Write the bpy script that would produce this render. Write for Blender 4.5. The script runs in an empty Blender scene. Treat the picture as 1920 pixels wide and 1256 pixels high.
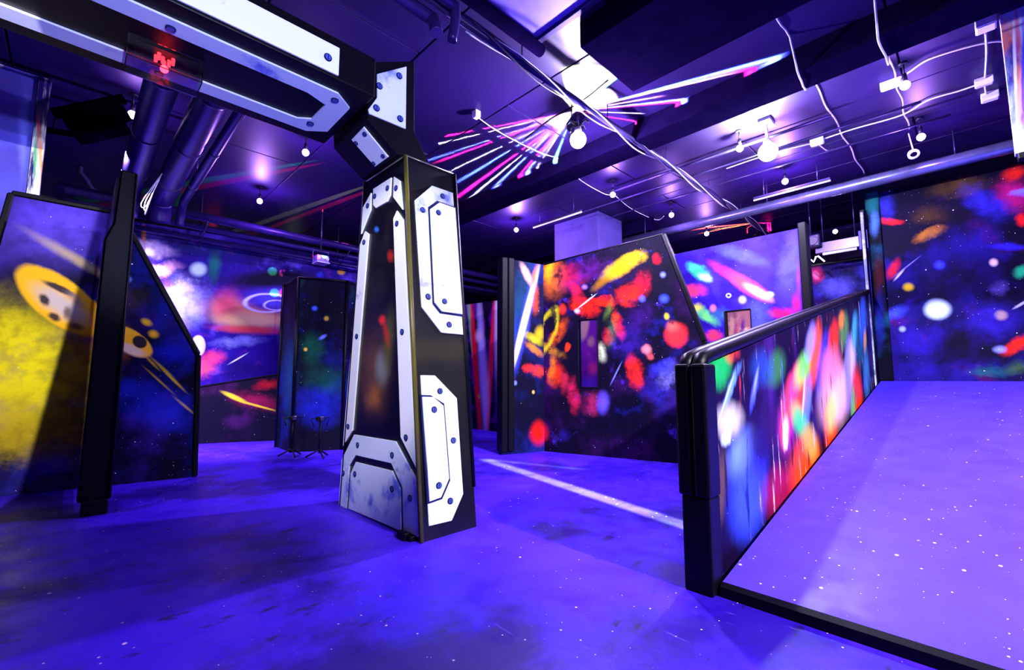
import bpy, bmesh, math, random
from mathutils import Vector, Matrix
R = math.radians
scn = bpy.context.scene
COL = scn.collection
random.seed(7)

# ------------------------------------------------------------------ camera, world, exposure
F, PITCH, YAW, EYE = 845.0, R(5.6), R(45.8), 1.0
cam_d = bpy.data.cameras.new('camera'); cam = bpy.data.objects.new('camera', cam_d); COL.objects.link(cam)
cam_d.sensor_width = 36.0; cam_d.lens = F * 36.0 / 1920.0
cam_d.clip_start = 0.02
cam.location = (0, 0, EYE); cam.rotation_euler = (R(90) + PITCH, 0, YAW - R(90))
scn.camera = cam
wd = bpy.data.worlds.new('world'); scn.world = wd; wd.use_nodes = True
wd.node_tree.nodes['Background'].inputs['Color'].default_value = (0.10, 0.05, 0.6, 1)
wd.node_tree.nodes['Background'].inputs['Strength'].default_value = 0.008
vs = scn.view_settings
vs.view_transform = 'Standard'; vs.look = 'None'; vs.gamma = 1.0; vs.use_curve_mapping = False
vs.exposure = 0.0
scn.cycles.max_bounces = 6
scn.cycles.sample_clamp_indirect = 4.0

# light strengths (watts)
VIOLET = (0.45, 0.20, 1.0)
LAV = (0.66, 0.55, 1.0)
P_LED, P_WHITE, P_GLOBE, P_FLOOD = 34, 330, 520, 8

# pixel -> place: a ray of the photograph's camera (1920 x 1256) met with a real plane
_f0 = Vector((math.cos(YAW), math.sin(YAW), 0)); _rt = Vector((math.sin(YAW), -math.cos(YAW), 0)); _z = Vector((0, 0, 1))
_fw = _f0 * math.cos(PITCH) + _z * math.sin(PITCH); _up = -_f0 * math.sin(PITCH) + _z * math.cos(PITCH)
CAMP = Vector((0, 0, EYE))
def ray(u, v): return _rt * ((u - 960) / F) + _fw + _up * ((628 - v) / F)
def on_plane(u, v, p, n):
    r = ray(u, v); n = Vector(n); return CAMP + r * ((Vector(p) - CAMP).dot(n) / r.dot(n))
def at_z(u, v, z=0.0): return on_plane(u, v, (0, 0, z), (0, 0, 1))
def at_x(u, v, x): return on_plane(u, v, (x, 0, 0), (1, 0, 0))
def at_y(u, v, y): return on_plane(u, v, (0, y, 0), (0, 1, 0))

# ------------------------------------------------------------------ helpers
def lin(c):
    return tuple((x / 255 / 12.92 if x / 255 <= 0.04045 else ((x / 255 + 0.055) / 1.055) ** 2.4) for x in c[:3]) + (1.0,)

def link(o, parent=None, M=None):
    COL.objects.link(o)
    M = M or Matrix.Identity(4)
    if parent is not None:
        o.parent = parent
        o.matrix_parent_inverse = parent['_m'].inverted() if False else PM[parent.name].inverted()
    o.matrix_basis = M
    PM[o.name] = M.copy()
    return o
PM = {}

def tag(o, label=None, cat=None, group=None, kind=None):
    if label: o['label'] = label
    if cat: o['category'] = cat
    if group: o['group'] = group
    if kind: o['kind'] = kind
    return o

def thing(name, label, cat, M=None, group=None, kind=None):
    o = bpy.data.objects.new(name, None); o.empty_display_size = 0.1
    if isinstance(M, (tuple, Vector)): M = Matrix.Translation(Vector(M))
    link(o, None, M)
    return tag(o, label, cat, group, kind)

def from_bm(name, bm, mat, parent=None, M=None, smooth=False):
    me = bpy.data.meshes.new(name)
    bmesh.ops.recalc_face_normals(bm, faces=bm.faces)
    bm.to_mesh(me); bm.free()
    for m in (mat if isinstance(mat, (list, tuple)) else [mat]): me.materials.append(m)
    if smooth:
        me.polygons.foreach_set('use_smooth', [True] * len(me.polygons))
    return link(bpy.data.objects.new(name, me), parent, M)

def bm_box(bm, x0, x1, y0, y1, z0, z1, bev=0.0):
    vs_ = [bm.verts.new((x, y, z)) for x in (x0, x1) for y in (y0, y1) for z in (z0, z1)]
    fs = [(0, 1, 3, 2), (4, 6, 7, 5), (0, 4, 5, 1), (2, 3, 7, 6), (0, 2, 6, 4), (1, 5, 7, 3)]
    faces = [bm.faces.new([vs_[i] for i in f]) for f in fs]
    if bev:
        es = set(e for f in faces for e in f.edges)
        bmesh.ops.bevel(bm, geom=list(es), offset=bev, segments=2, affect='EDGES', profile=0.5)

def box(name, x0, x1, y0, y1, z0, z1, mat, parent=None, bev=0.006, M=None):
    bm = bmesh.new(); bm_box(bm, min(x0, x1), max(x0, x1), min(y0, y1), max(y0, y1), z0, z1, bev)
    return from_bm(name, bm, mat, parent, M)

def prism(name, pts, off, mat, parent=None, M=None, holes=(), bev=0.0):
    """closed outline pts (3-D, planar) pushed along the vector off"""
    bm = bmesh.new(); edges = []
    for loop in [pts] + list(holes):
        vv = [bm.verts.new(Vector(p)) for p in loop]
        edges += [bm.edges.new((vv[i], vv[(i + 1) % len(vv)])) for i in range(len(vv))]
    if holes:
        bmesh.ops.triangle_fill(bm, use_beauty=True, use_dissolve=False, edges=edges)
    else:
        bm.faces.new(list(bm.verts))
    ext = bmesh.ops.extrude_face_region(bm, geom=list(bm.faces))
    # keep the front cap too
    for v in ext['geom']:
        if isinstance(v, bmesh.types.BMVert): v.co += Vector(off)
    if not holes and bev:
        bmesh.ops.recalc_face_normals(bm, faces=bm.faces)
        bmesh.ops.bevel(bm, geom=list(bm.edges), offset=bev, segments=1, affect='EDGES')
    return from_bm(name, bm, mat, parent, M)

def bm_tube(bm, pts, r, seg=8, cap=True):
    pts = [Vector(p) for p in pts]; rings = []
    up_ = None
    for i, p in enumerate(pts):
        t = (pts[min(i + 1, len(pts) - 1)] - pts[max(i - 1, 0)]).normalized()
        if up_ is None:
            up_ = Vector((0, 0, 1)) if abs(t.z) < 0.9 else Vector((1, 0, 0))
        a = t.cross(up_).normalized(); b = a.cross(t).normalized(); up_ = b
        rr = r[i] if isinstance(r, (list, tuple)) else r
        rings.append([bm.verts.new(p + (a * math.cos(k * 2 * math.pi / seg) + b * math.sin(k * 2 * math.pi / seg)) * rr) for k in range(seg)])
    for i in range(len(rings) - 1):
        for k in range(seg):
            f = bm.faces.new((rings[i][k], rings[i][(k + 1) % seg], rings[i + 1][(k + 1) % seg], rings[i + 1][k])); f.smooth = True
    if cap:
        bm.faces.new(rings[0][::-1]); bm.faces.new(rings[-1])

def tube(name, pts, r, mat, parent=None, seg=8):
    bm = bmesh.new(); bm_tube(bm, pts, r, seg); return from_bm(name, bm, mat, parent)

def curve_pts(pts, n=6):
    """Catmull-Rom through the points"""
    P = [Vector(p) for p in pts]; P = [P[0]] + P + [P[-1]]; out = []
    for i in range(1, len(P) - 2):
        for k in range(n):
            t = k / n; a, b, c, d = P[i - 1:i + 3]
            out.append(0.5 * ((2 * b) + (c - a) * t + (2 * a - 5 * b + 4 * c - d) * t * t + (3 * b - a - 3 * c + d) * t ** 3))
    return out + [P[-2]]

def ball(name, c, r, mat, parent=None, seg=14, sz=1.0):
    bm = bmesh.new(); bmesh.ops.create_uvsphere(bm, u_segments=seg, v_segments=seg // 2 + 1, radius=r)
    for v in bm.verts: v.co.z *= sz; v.co += Vector(c)
    return from_bm(name, bm, mat, parent, smooth=True)

# ------------------------------------------------------------------ materials
def new_mat(name):
    m = bpy.data.materials.new(name); m.use_nodes = True
    return m, m.node_tree, m.node_tree.nodes['Principled BSDF']

def plain(name, col, rough=0.5, metal=0.0, spec=0.5, var=0.25, scale=8.0):
    m, nt, b = new_mat(name)
    N, L = nt.nodes.new, nt.links.new
    tc = N('ShaderNodeTexCoord'); no = N('ShaderNodeTexNoise'); no.inputs['Scale'].default_value = scale; no.inputs['Detail'].default_value = 4
    L(tc.outputs['Object'], no.inputs['Vector'])
    mr = N('ShaderNodeMapRange'); mr.inputs['From Min'].default_value = 0.3; mr.inputs['From Max'].default_value = 0.7
    mr.inputs['To Min'].default_value = 1 - var; mr.inputs['To Max'].default_value = 1 + var * 0.5
    L(no.outputs['Fac'], mr.inputs['Value'])
    mx = N('ShaderNodeVectorMath'); mx.operation = 'SCALE'; mx.inputs[0].default_value = lin(col)[:3]
    L(mr.outputs['Result'], mx.inputs['Scale']); L(mx.outputs['Vector'], b.inputs['Base Color'])
    b.inputs['Roughness'].default_value = rough; b.inputs['Metallic'].default_value = metal
    b.inputs['Specular IOR Level'].default_value = spec
    return m

def emitter(name, col, strength):
    m, nt, b = new_mat(name)
    b.inputs['Base Color'].default_value = (*col, 1); b.inputs['Emission Color'].default_value = (*col, 1)
    b.inputs['Emission Strength'].default_value = strength
    return m

class G:
    """node graph shorthand"""
    def __init__(s, nt): s.nt = nt
    def n(s, t, **kw):
        nd = s.nt.nodes.new(t)
        for k, v in kw.items(): setattr(nd, k, v)
        return nd
    def l(s, a, b): s.nt.links.new(a, b)
    def math(s, op, a, b=None, clamp=False):
        nd = s.n('ShaderNodeMath', operation=op); nd.use_clamp = clamp
        for i, x in enumerate((a, b)):
            if x is None: continue
            if isinstance(x, (int, float)): nd.inputs[i].default_value = x
            else: s.l(x, nd.inputs[i])
        return nd.outputs[0]
    def rng(s, v, a, b, c=0.0, d=1.0, smooth=True):
        nd = s.n('ShaderNodeMapRange'); nd.interpolation_type = 'SMOOTHSTEP' if smooth else 'LINEAR'
        for k, x in zip(('From Min', 'From Max', 'To Min', 'To Max'), (a, b, c, d)): nd.inputs[k].default_value = x
        s.l(v, nd.inputs['Value']); return nd.outputs['Result']
    def noise(s, vec, scale, detail=4, rough=0.55, out='Fac'):
        nd = s.n('ShaderNodeTexNoise'); nd.inputs['Scale'].default_value = scale; nd.inputs['Detail'].default_value = detail
        nd.inputs['Roughness'].default_value = rough
        s.l(vec, nd.inputs['Vector']); return nd.outputs[out]
    def mix(s, fac, a, b):
        nd = s.n('ShaderNodeMix', data_type='RGBA')
        for sock, x in ((nd.inputs[0], fac), (nd.inputs[6], a), (nd.inputs[7], b)):
            if isinstance(x, (int, float)): sock.default_value = x
            elif isinstance(x, tuple): sock.default_value = x
            else: s.l(x, sock)
        return nd.outputs[2]
    def offset(s, vec, loc, scale=(1, 1, 1)):
        nd = s.n('ShaderNodeMapping'); nd.inputs['Location'].default_value = loc; nd.inputs['Scale'].default_value = scale
        s.l(vec, nd.inputs['Vector']); return nd.outputs[0]
    def specks(s, vec, scale, thr, keep, up=False):
        if up:
            sx = s.n('ShaderNodeSeparateXYZ'); cx = s.n('ShaderNodeCombineXYZ'); s.l(vec, sx.inputs[0])
            s.l(sx.outputs[0], cx.inputs[0]); s.l(sx.outputs[2], cx.inputs[1]); vec = cx.outputs[0]
        vo = s.n('ShaderNodeTexVoronoi', voronoi_dimensions='2D'); vo.inputs['Scale'].default_value = scale; s.l(vec, vo.inputs['Vector'])
        sep = s.n('ShaderNodeSeparateColor'); s.l(vo.outputs['Color'], sep.inputs[0])
        d = s.rng(s.math('DIVIDE', vo.outputs['Distance'], s.math('ADD', s.math('POWER', sep.outputs[1], 2.5), .35)), thr, thr * 0.5)
        k = s.math('GREATER_THAN', sep.outputs[0], 1 - keep)
        return s.math('MULTIPLY', d, k)

# --- a vertical wall frame: origin on the floor, local x along the wall (to the viewer's right), y away, z up
class Wall:
    def __init__(s, a, b, z=0.0):
        a, b = Vector((a[0], a[1], 0)), Vector((b[0], b[1], 0)); d = (b - a).normalized()
        s.o = Vector((a.x, a.y, z)); s.d = d; s.n = Vector((-d.y, d.x, 0)); s.len = (b - a).length
        s.M = Matrix(((d.x, s.n.x, 0, a.x), (d.y, s.n.y, 0, a.y), (0, 0, 1, z), (0, 0, 0, 1)))
        s.e1, s.e2 = Vector((d.x, d.y, 0)), Vector((0, 0, 1))
    def px(s, u, v):
        p = on_plane(u, v, s.o, s.n) - s.o; return (p.dot(s.e1), p.dot(s.e2))
    def poly(s, pts): return [(lambda q: (q[0], 0, q[1]))(s.px(*p)) for p in pts]

class Slope(Wall):
    """any tilted plane: origin o, in-plane axes e1, e2"""
    def __init__(s, o, e1, e2):
        s.o = Vector(o); s.e1 = Vector(e1).normalized(); e2 = Vector(e2); s.n = s.e1.cross(e2).normalized() * -1
        s.e2 = s.e1.cross(s.n) ; s.e2 = s.e2 if s.e2.dot(e2) > 0 else -s.e2
        s.n = s.e2.cross(s.e1)
        e1, n, e2, o = s.e1, s.n, s.e2, s.o
        s.M = Matrix(((e1.x, n.x, e2.x, o.x), (e1.y, n.y, e2.y, o.y), (e1.z, n.z, e2.z, o.z), (0, 0, 0, 1)))

def mural(name, W, dark, clouds, blobs, star=1.0, rough=0.6, seed=0.0, spec=0.08, stretch=(1, 1, 1), over=(), grain_lo=.62):
    """spray-painted space scene. clouds: (scale, lo, hi, colour, alpha); blobs: (u, v, ru, rv, angle, colour, alpha, softness, warp[, ring])"""
    m, nt, b = new_mat(name); g = G(nt)
    co = g.n('ShaderNodeTexCoord').outputs['Object']
    base = g.offset(co, (seed * 3.1, seed * 1.7, seed * 2.3), stretch)
    nz = g.noise(base, 4.6, 8, 0.74, 'Color')
    sub = g.n('ShaderNodeVectorMath', operation='SUBTRACT'); g.l(nz, sub.inputs[0]); sub.inputs[1].default_value = (0.5, 0.5, 0.5)
    warped = {}
    def warp(w):
        if w <= 0: return co
        if w not in warped:
            sc = g.n('ShaderNodeVectorMath', operation='SCALE'); g.l(sub.outputs[0], sc.inputs[0]); sc.inputs['Scale'].default_value = w
            ad = g.n('ShaderNodeVectorMath', operation='ADD'); g.l(sc.outputs[0], ad.inputs[0]); g.l(co, ad.inputs[1]); warped[w] = ad.outputs[0]
        return warped[w]
    col = tuple(c * .4 for c in lin(dark)[:3]) + (1,)
    for (sc, lo, hi, c, al) in clouds:
        fac = g.rng(g.noise(g.offset(base, (sc * 7, sc, 0)), sc, 6, 0.6), lo, hi, 0, al)
        col = g.mix(fac, col, lin(c))
    grain = g.rng(g.noise(base, 7, 5, 0.6), 0.34, 0.60, grain_lo, 1.0)
    for bl in blobs:
        u, v, ru, rv, ang, c, al, soft, w = bl[:9]; ring = bl[9] if len(bl) > 9 else None
        ca, sa = math.cos(R(ang)), math.sin(R(ang))
        p0 = W.px(u, v); p1 = W.px(u + ca * ru, v + sa * ru); p2 = W.px(u - sa * rv, v + ca * rv)
        a_, b_, c_, d_ = p1[0] - p0[0], p2[0] - p0[0], p1[1] - p0[1], p2[1] - p0[1]
        # SVD of [[a,b],[c,d]] -> rotation and the two radii
        E_, F_, G_, H_ = (a_ + d_) / 2, (a_ - d_) / 2, (c_ + b_) / 2, (c_ - b_) / 2
        Q, S = math.hypot(E_, H_), math.hypot(F_, G_)
        sx, sy = max(Q + S, 1e-4), max(abs(Q - S), 1e-4)
        a1, a2 = math.atan2(G_, F_), math.atan2(H_, E_)
        phi = (a2 + a1) / 2
        mp = g.n('ShaderNodeMapping', vector_type='TEXTURE')
        mp.inputs['Location'].default_value = (p0[0], 0, p0[1])
        mp.inputs['Rotation'].default_value = (0, -phi, 0)
        mp.inputs['Scale'].default_value = (sx, 1e5, sy)
        g.l(warp(w), mp.inputs['Vector'])
        ln = g.n('ShaderNodeVectorMath', operation='LENGTH'); g.l(mp.outputs[0], ln.inputs[0])
        if ring:
            d = g.math('ABSOLUTE', g.math('SUBTRACT', ln.outputs['Value'], 1.0))
            fac = g.rng(d, ring, 0.0, 0, al)
        else:
            fac = g.rng(ln.outputs['Value'], 1.0 + soft * 0.35, max(0.0, 1.0 - soft), 0, al)
        if w > 0.12: fac = g.math('MULTIPLY', fac, grain)
        col = g.mix(fac, col, lin(c))
    for (sc, lo, hi, c, al, st_) in over:
        col = g.mix(g.rng(g.noise(g.offset(co, (seed + sc, 0, sc), st_), sc, 6, 0.65), lo, hi, 0, al), col, lin(c))
    if star > 0:
        clump = g.rng(g.noise(g.offset(base, (7, 7, 7)), 1.6, 3, .5), .48, .62)
        st = g.math('MULTIPLY', g.specks(co, 22, 0.085, 0.10 * star, True), clump)
        col = g.mix(st, col, (0.85, 0.88, 1, 1))
        st = g.specks(g.offset(co, (4.4, 2, 9)), 7, 0.045, 0.16 * star, True)
        col = g.mix(st, col, (0.9, 0.92, 1, 1))
    g.l(col, b.inputs['Base Color'])
    b.inputs['Roughness'].default_value = rough; b.inputs['Specular IOR Level'].default_value = spec
    return m

M_BLACK = plain('black paint', (5, 3, 11), 0.45, 0, 0.16)
M_PAD = plain('black vinyl', (5, 4, 12), 0.42, 0, 0.15)
M_MATTE = plain('matte black', (5, 3, 12), 1.0, 0, 0.0)
M_DARK = plain('dark violet paint', (26, 16, 60), 0.45)
M_METAL = plain('painted pipe', (70, 60, 110), 0.28, 0.6)
M_STEEL = plain('galvanised pipe', (120, 125, 165), 0.25, 0.7)
M_DUCT = plain('duct sheet', (46, 28, 100), 0.36, 0.4, .3)
M_CEIL = plain('ceiling paint', (34, 18, 74), 0.45, 0, 0.28, 0.5, .8)
M_BEAM = plain('dark beam paint', (12, 5, 36), 1.0, 0, 0.0)
M_WHITE = plain('white plastic', (225, 222, 240), 0.4, 0, 0.5, 0.08)
M_CONC = plain('pillar paint', (72, 62, 130), 0.6, 0, 0.3, 0.25, 3)
M_GLASS, _nt, _b = new_mat('clear acrylic'); _b.inputs['Base Color'].default_value = (0.9, 0.85, 1, 1)
_b.inputs['Transmission Weight'].default_value = 1.0; _b.inputs['Roughness'].default_value = 0.05; _b.inputs['IOR'].default_value = 1.3
E_LED = emitter('violet led', (0.75, 0.55, 1.0), 14)
E_WHITE = emitter('white lamp', (0.95, 1.0, 0.98), 22)
E_GLOBE = emitter('globe lamp', (1.0, 0.88, 1.0), 18)
E_RED = emitter('red led', (1.0, 0.02, 0.03), 5)
E_TUBE = emitter('tube lamp', (0.75, 0.62, 1.0), 0.7)

# floor: violet painted concrete, stained and scuffed, with paint drips
def floor_mat(name, c0, c1, stain, drip, rough, keep=0.05, stains=True):
    m, nt, b = new_mat(name); g = G(nt)
    co = g.n('ShaderNodeTexCoord').outputs['Object']
    col = g.mix(g.rng(g.noise(co, 0.9, 6, 0.6), 0.35, 0.65), lin(c0), lin(c1))
    if stains:
        col = g.mix(g.rng(g.noise(g.offset(co, (5, 2, 0)), 0.8, 7, 0.65), 0.46, 0.60, 0, 0.85), col, lin(stain))
        col = g.mix(g.rng(g.noise(g.offset(co, (1, 8, 0), (1, 2.2, 1)), 3.2, 5, 0.7), 0.60, 0.68, 0, 0.8), col, lin((14, 5, 60)))
        col = g.mix(g.rng(g.noise(g.offset(co, (3, 1, 0), (9, 1.0, 1)), 4, 4, 0.6), 0.66, 0.74, 0, 0.4), col, lin((120, 100, 250)))
    col = g.mix(g.specks(co, 9, 0.07, keep), col, lin(drip))
    col = g.mix(g.specks(g.offset(co, (2, 7, 0)), 21, 0.10, keep * 0.9), col, lin(drip))
    g.l(col, b.inputs['Base Color'])
    g.l(g.rng(g.noise(co, 5, 5, 0.6), 0.3, 0.7, rough - 0.12, rough + 0.12), b.inputs['Roughness'])
    b.inputs['Specular IOR Level'].default_value = 0.3
    bp = g.n('ShaderNodeBump'); bp.inputs['Strength'].default_value = 0.12; bp.inputs['Distance'].default_value = 0.01
    g.l(g.noise(co, 30, 4, 0.6), bp.inputs['Height']); g.l(bp.outputs[0], b.inputs['Normal'])
    return m
M_FLOOR = floor_mat('violet concrete', (60, 18, 228), (78, 36, 244), (26, 6, 118), (255, 225, 225), 0.45, 0.11)
M_RAMP = floor_mat('violet ramp paint', (80, 54, 244), (74, 46, 244), (90, 50, 230), (255, 215, 200), 0.5, 0.14, False)

# plates: white enamel with airbrushed blue smudges
def plate_mat(name, amount, seed, c=(238, 240, 250)):
    m, nt, b = new_mat(name); g = G(nt)
    co = g.n('ShaderNodeTexCoord').outputs['Object']; o = g.offset(co, (seed, seed * 2, 0))
    col = g.mix(g.rng(g.noise(o, 3.4, 6, 0.62), 0.62 - amount, 0.78 - amount, 0, 0.9), lin(c), lin((70, 90, 225)))
    col = g.mix(g.rng(g.noise(g.offset(o, (3, 3, 3)), 6, 6, 0.65), 0.66 - amount * 0.6, 0.8 - amount * 0.6, 0, 0.8), col, lin((30, 40, 110)))
    g.l(col, b.inputs['Base Color']); b.inputs['Roughness'].default_value = 0.42
    return m
M_PLATE = plate_mat('white plate', 0.0, 1.0, (245, 246, 252))
M_PLATE_B = plate_mat('blue smudged plate', 0.11, 4.0, (222, 228, 252))
M_PLATE_C = plate_mat('blue plate', 0.03, 2.0, (222, 228, 253))
M_BOLT = plain('bolt dark', (14, 22, 80), 0.45, 0, .2); M_BOLT2 = plain('bolt cap', (70, 85, 170), 0.4, 0, .3)

# ------------------------------------------------------------------ the room
CZ = 3.92                                          # underside of the ceiling slab
XA, XB, YA, YB = -3.6, 12.4, -4.2, 10.2
fl = box('floor', XA - .2, XB + .2, YA - .2, YB + .2, -0.15, 0.0, M_FLOOR, bev=0); tag(fl, 'violet painted concrete floor with dark stains and paint drips', 'floor', kind='structure')
def wall(name, x0, x1, y0, y1, lab):
    tag(box(name, x0, x1, y0, y1, 0.0, CZ + .2, M_DARK, bev=0), lab, 'wall', kind='structure')
wall('wall_back', XB, XB + .2, YA, YB, 'dark far wall of the hall beyond the partitions')
wall('wall_left', XA, XB, YB, YB + .2, 'dark side wall of the hall behind the planet mural')
wall('wall_right', XA, XB, YA - .2, YA, 'dark side wall of the hall beyond the ramp')
wall('wall_front', XA - .2, XA, YA, YB, 'dark wall of the hall behind the viewer')

ceil = box('ceiling', XA - .2, XB + .2, YA - .2, YB + .2, CZ + .03, CZ + .2, M_BEAM, bev=0)
tag(ceil, 'dark violet panelled ceiling with dropped beams', 'ceiling', kind='structure')
_pan = None
xs = [-3.6, -1.2, 1.15, 2.15, 3.5, 4.45]
def ceiling_panel(x0, x1, y0, y1):
    bm = bmesh.new(); gph = 0.008
    bm_box(bm, x0 + gph, x1 - gph, y0 + gph, y1 - gph, CZ, CZ + .03, 0.004)
    from_bm('ceiling_panel', bm, M_CEIL, ceil)
xe = [-3.6, -2.1, -0.6, 0.9, 2.05, 3.15, 4.45, 5.05, 5.75, 6.55, 7.35, 8.15, 8.95, 9.75, 10.55, 11.4, 12.4]
for i in range(len(xe) - 1):
    st = (i % 2) * 1.5
    y = YA
    while y < YB:
        y2 = min(y + (st if y == YA and st else 3.0), YB)
        ceiling_panel(xe[i], xe[i + 1], y, y2); y = y2
# dropped beams across the hall
box('beam', 4.40, 4.74, YA, YB, CZ - .22, CZ, M_BEAM, ceil)
box('beam', 2.80, 3.62, YA, 2.08, CZ - .22, CZ, M_BEAM, ceil)
box('beam', 9.2, 9.5, YA, YB, CZ - .25, CZ, M_BEAM, ceil)
box('beam', 7.25, 7.4, 3.9, YB, CZ - .25, CZ, M_BEAM, ceil)

# ------------------------------------------------------------------ lamps
def led_lamp(x, y, z, label, power=None, color=VIOLET, group='violet led bulbs on the ceiling'):
    t = thing('ceiling_bulb', label, 'lamp', (x, y, z), group)
    bm = bmesh.new(); bm_tube(bm, [(x, y, CZ), (x, y, z + .10)], 0.008, 8); bm_tube(bm, [(x, y, CZ), (x, y, CZ - .02)], 0.035, 12)
    from_bm('mount', bm, M_DARK, t)
    tube('socket', [(x, y, z + .11), (x, y, z + .035)], [0.018, 0.024], M_DARK, t, 12)
    ball('bulb', (x, y, z), 0.04, E_LED, t)
    l = bpy.data.lights.new('bulb_light', 'POINT'); l.energy = power or P_LED; l.color = color; l.shadow_soft_size = 0.03
    o = bpy.data.objects.new('bulb_light', l); link(o, t, Matrix.Translation((x, y, z - 0.08)))
    return t
leds = [(248, 215, 'violet bulb shining beside the black floodlight box'), (573, 286, 'violet bulb shining below the end of the white plated arm'),
        (487, 377, 'violet bulb above the planet mural'), (968, 431, 'violet bulb shining low over the gap beside the striped panel'),
        (1149, 365, 'violet bulb just above the grey pillar, wired to a white cable'), (1259, 403, 'violet bulb above the corner of the red nebula wall'),
        (1697, 160, 'violet bulb beside the flat white junction box, nearest bulb over the ramp'), (1727, 257, 'violet bulb above the coiled white cable ring'),
        (1472, 340, 'violet bulb just below the big white lamp'), (1325, 438, 'violet bulb low beside the pale far pillar'),
        (1566, 434, 'violet bulb low in the gap above the dark blue mural'), (1387, 278, 'violet bulb directly beside the big white lamp')]
for u, v, lab in leds:
    z = 3.7
    p = at_z(u, v, z); led_lamp(p.x, p.y, z, lab, {1472: 110, 1149: 70, 968: 130, 487: 60, 248: 90}.get(u))
# fill bulbs added over the part of the hall behind the viewer
for (x, y) in ((-0.2, -1.2), (-1.6, 1.6), (-0.6, 3.2), (1.2, -0.4), (2.6, -1.6), (4.2, -1.4)):
    led_lamp(x, y, 3.7, 'added fill bulb on the ceiling over the unseen part of the hall', P_FLOOD, LAV, 'added fill bulbs over the unseen part of the hall')

# big white lamp
p = at_z(1440, 285, 3.55); WL = p.copy()
t = thing('flood_lamp', 'big blazing white lamp under the ceiling above the blue comet mural', 'lamp', (p.x, p.y, 3.55))
bm = bmesh.new(); bm_tube(bm, [(p.x, p.y, CZ), (p.x, p.y, 3.68)], 0.015); bm_box(bm, p.x - .1, p.x + .1, p.y - .06, p.y + .06, CZ - .04, CZ)
from_bm('mount', bm, M_WHITE, t)
tube('socket', [(p.x, p.y, 3.70), (p.x, p.y, 3.62)], [0.035, 0.05], M_WHITE, t, 14)
ball('bulb', (p.x, p.y, 3.55), 0.10, E_WHITE, t, 20)
l = bpy.data.lights.new('lamp_light', 'POINT'); l.energy = P_WHITE; l.color = (0.72, 0.72, 1.0); l.shadow_soft_size = 0.03
link(bpy.data.objects.new('lamp_light', l), t, Matrix.Translation((p.x - .05, p.y, 3.43)))
l = bpy.data.lights.new('lamp_uplight', 'SPOT'); l.energy = 1500; l.color = (0.75, 1.0, 0.45); l.shadow_soft_size = 0.04; l.spot_size = R(140); l.spot_blend = 1.0
link(bpy.data.objects.new('lamp_uplight', l), t, Matrix.Translation((p.x - .06, p.y + .14, 3.50)) @ Matrix.Rotation(math.pi, 4, 'X'))

# globe lamp on a cluster of clips, next to a rotating beam projector
p = at_z(1084, 262, 3.5); gp = p.copy()
t = thing('globe_lamp', 'bright round globe lamp hanging from the long conduit', 'lamp', (p.x, p.y, 3.5))
bm = bmesh.new(); bm_tube(bm, [(p.x, p.y, 3.78), (p.x, p.y, 3.6)], 0.014); bm_tube(bm, [(p.x, 2.56, 3.77), (p.x, p.y, 3.77)], 0.014)
for k in range(5):
    a = k * 1.257; bm_tube(bm, [(p.x, p.y, 3.64), (p.x + .08 * math.cos(a), p.y + .08 * math.sin(a), 3.70), (p.x + .12 * math.cos(a), p.y + .12 * math.sin(a), 3.66)], 0.012, 6)
from_bm('clips', bm, M_DARK, t)
tube('socket', [(p.x, p.y, 3.63), (p.x, p.y, 3.56)], [0.035, 0.045], M_WHITE, t, 14)
ball('globe', (p.x, p.y, 3.5), 0.085, E_GLOBE, t, 20)
l = bpy.data.lights.new('globe_light', 'POINT'); l.energy = P_GLOBE; l.color = (0.66, 0.54, 1.0); l.shadow_soft_size = 0.04
link(bpy.data.objects.new('globe_light', l), t, Matrix.Translation((p.x, p.y, 3.38)))

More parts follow.
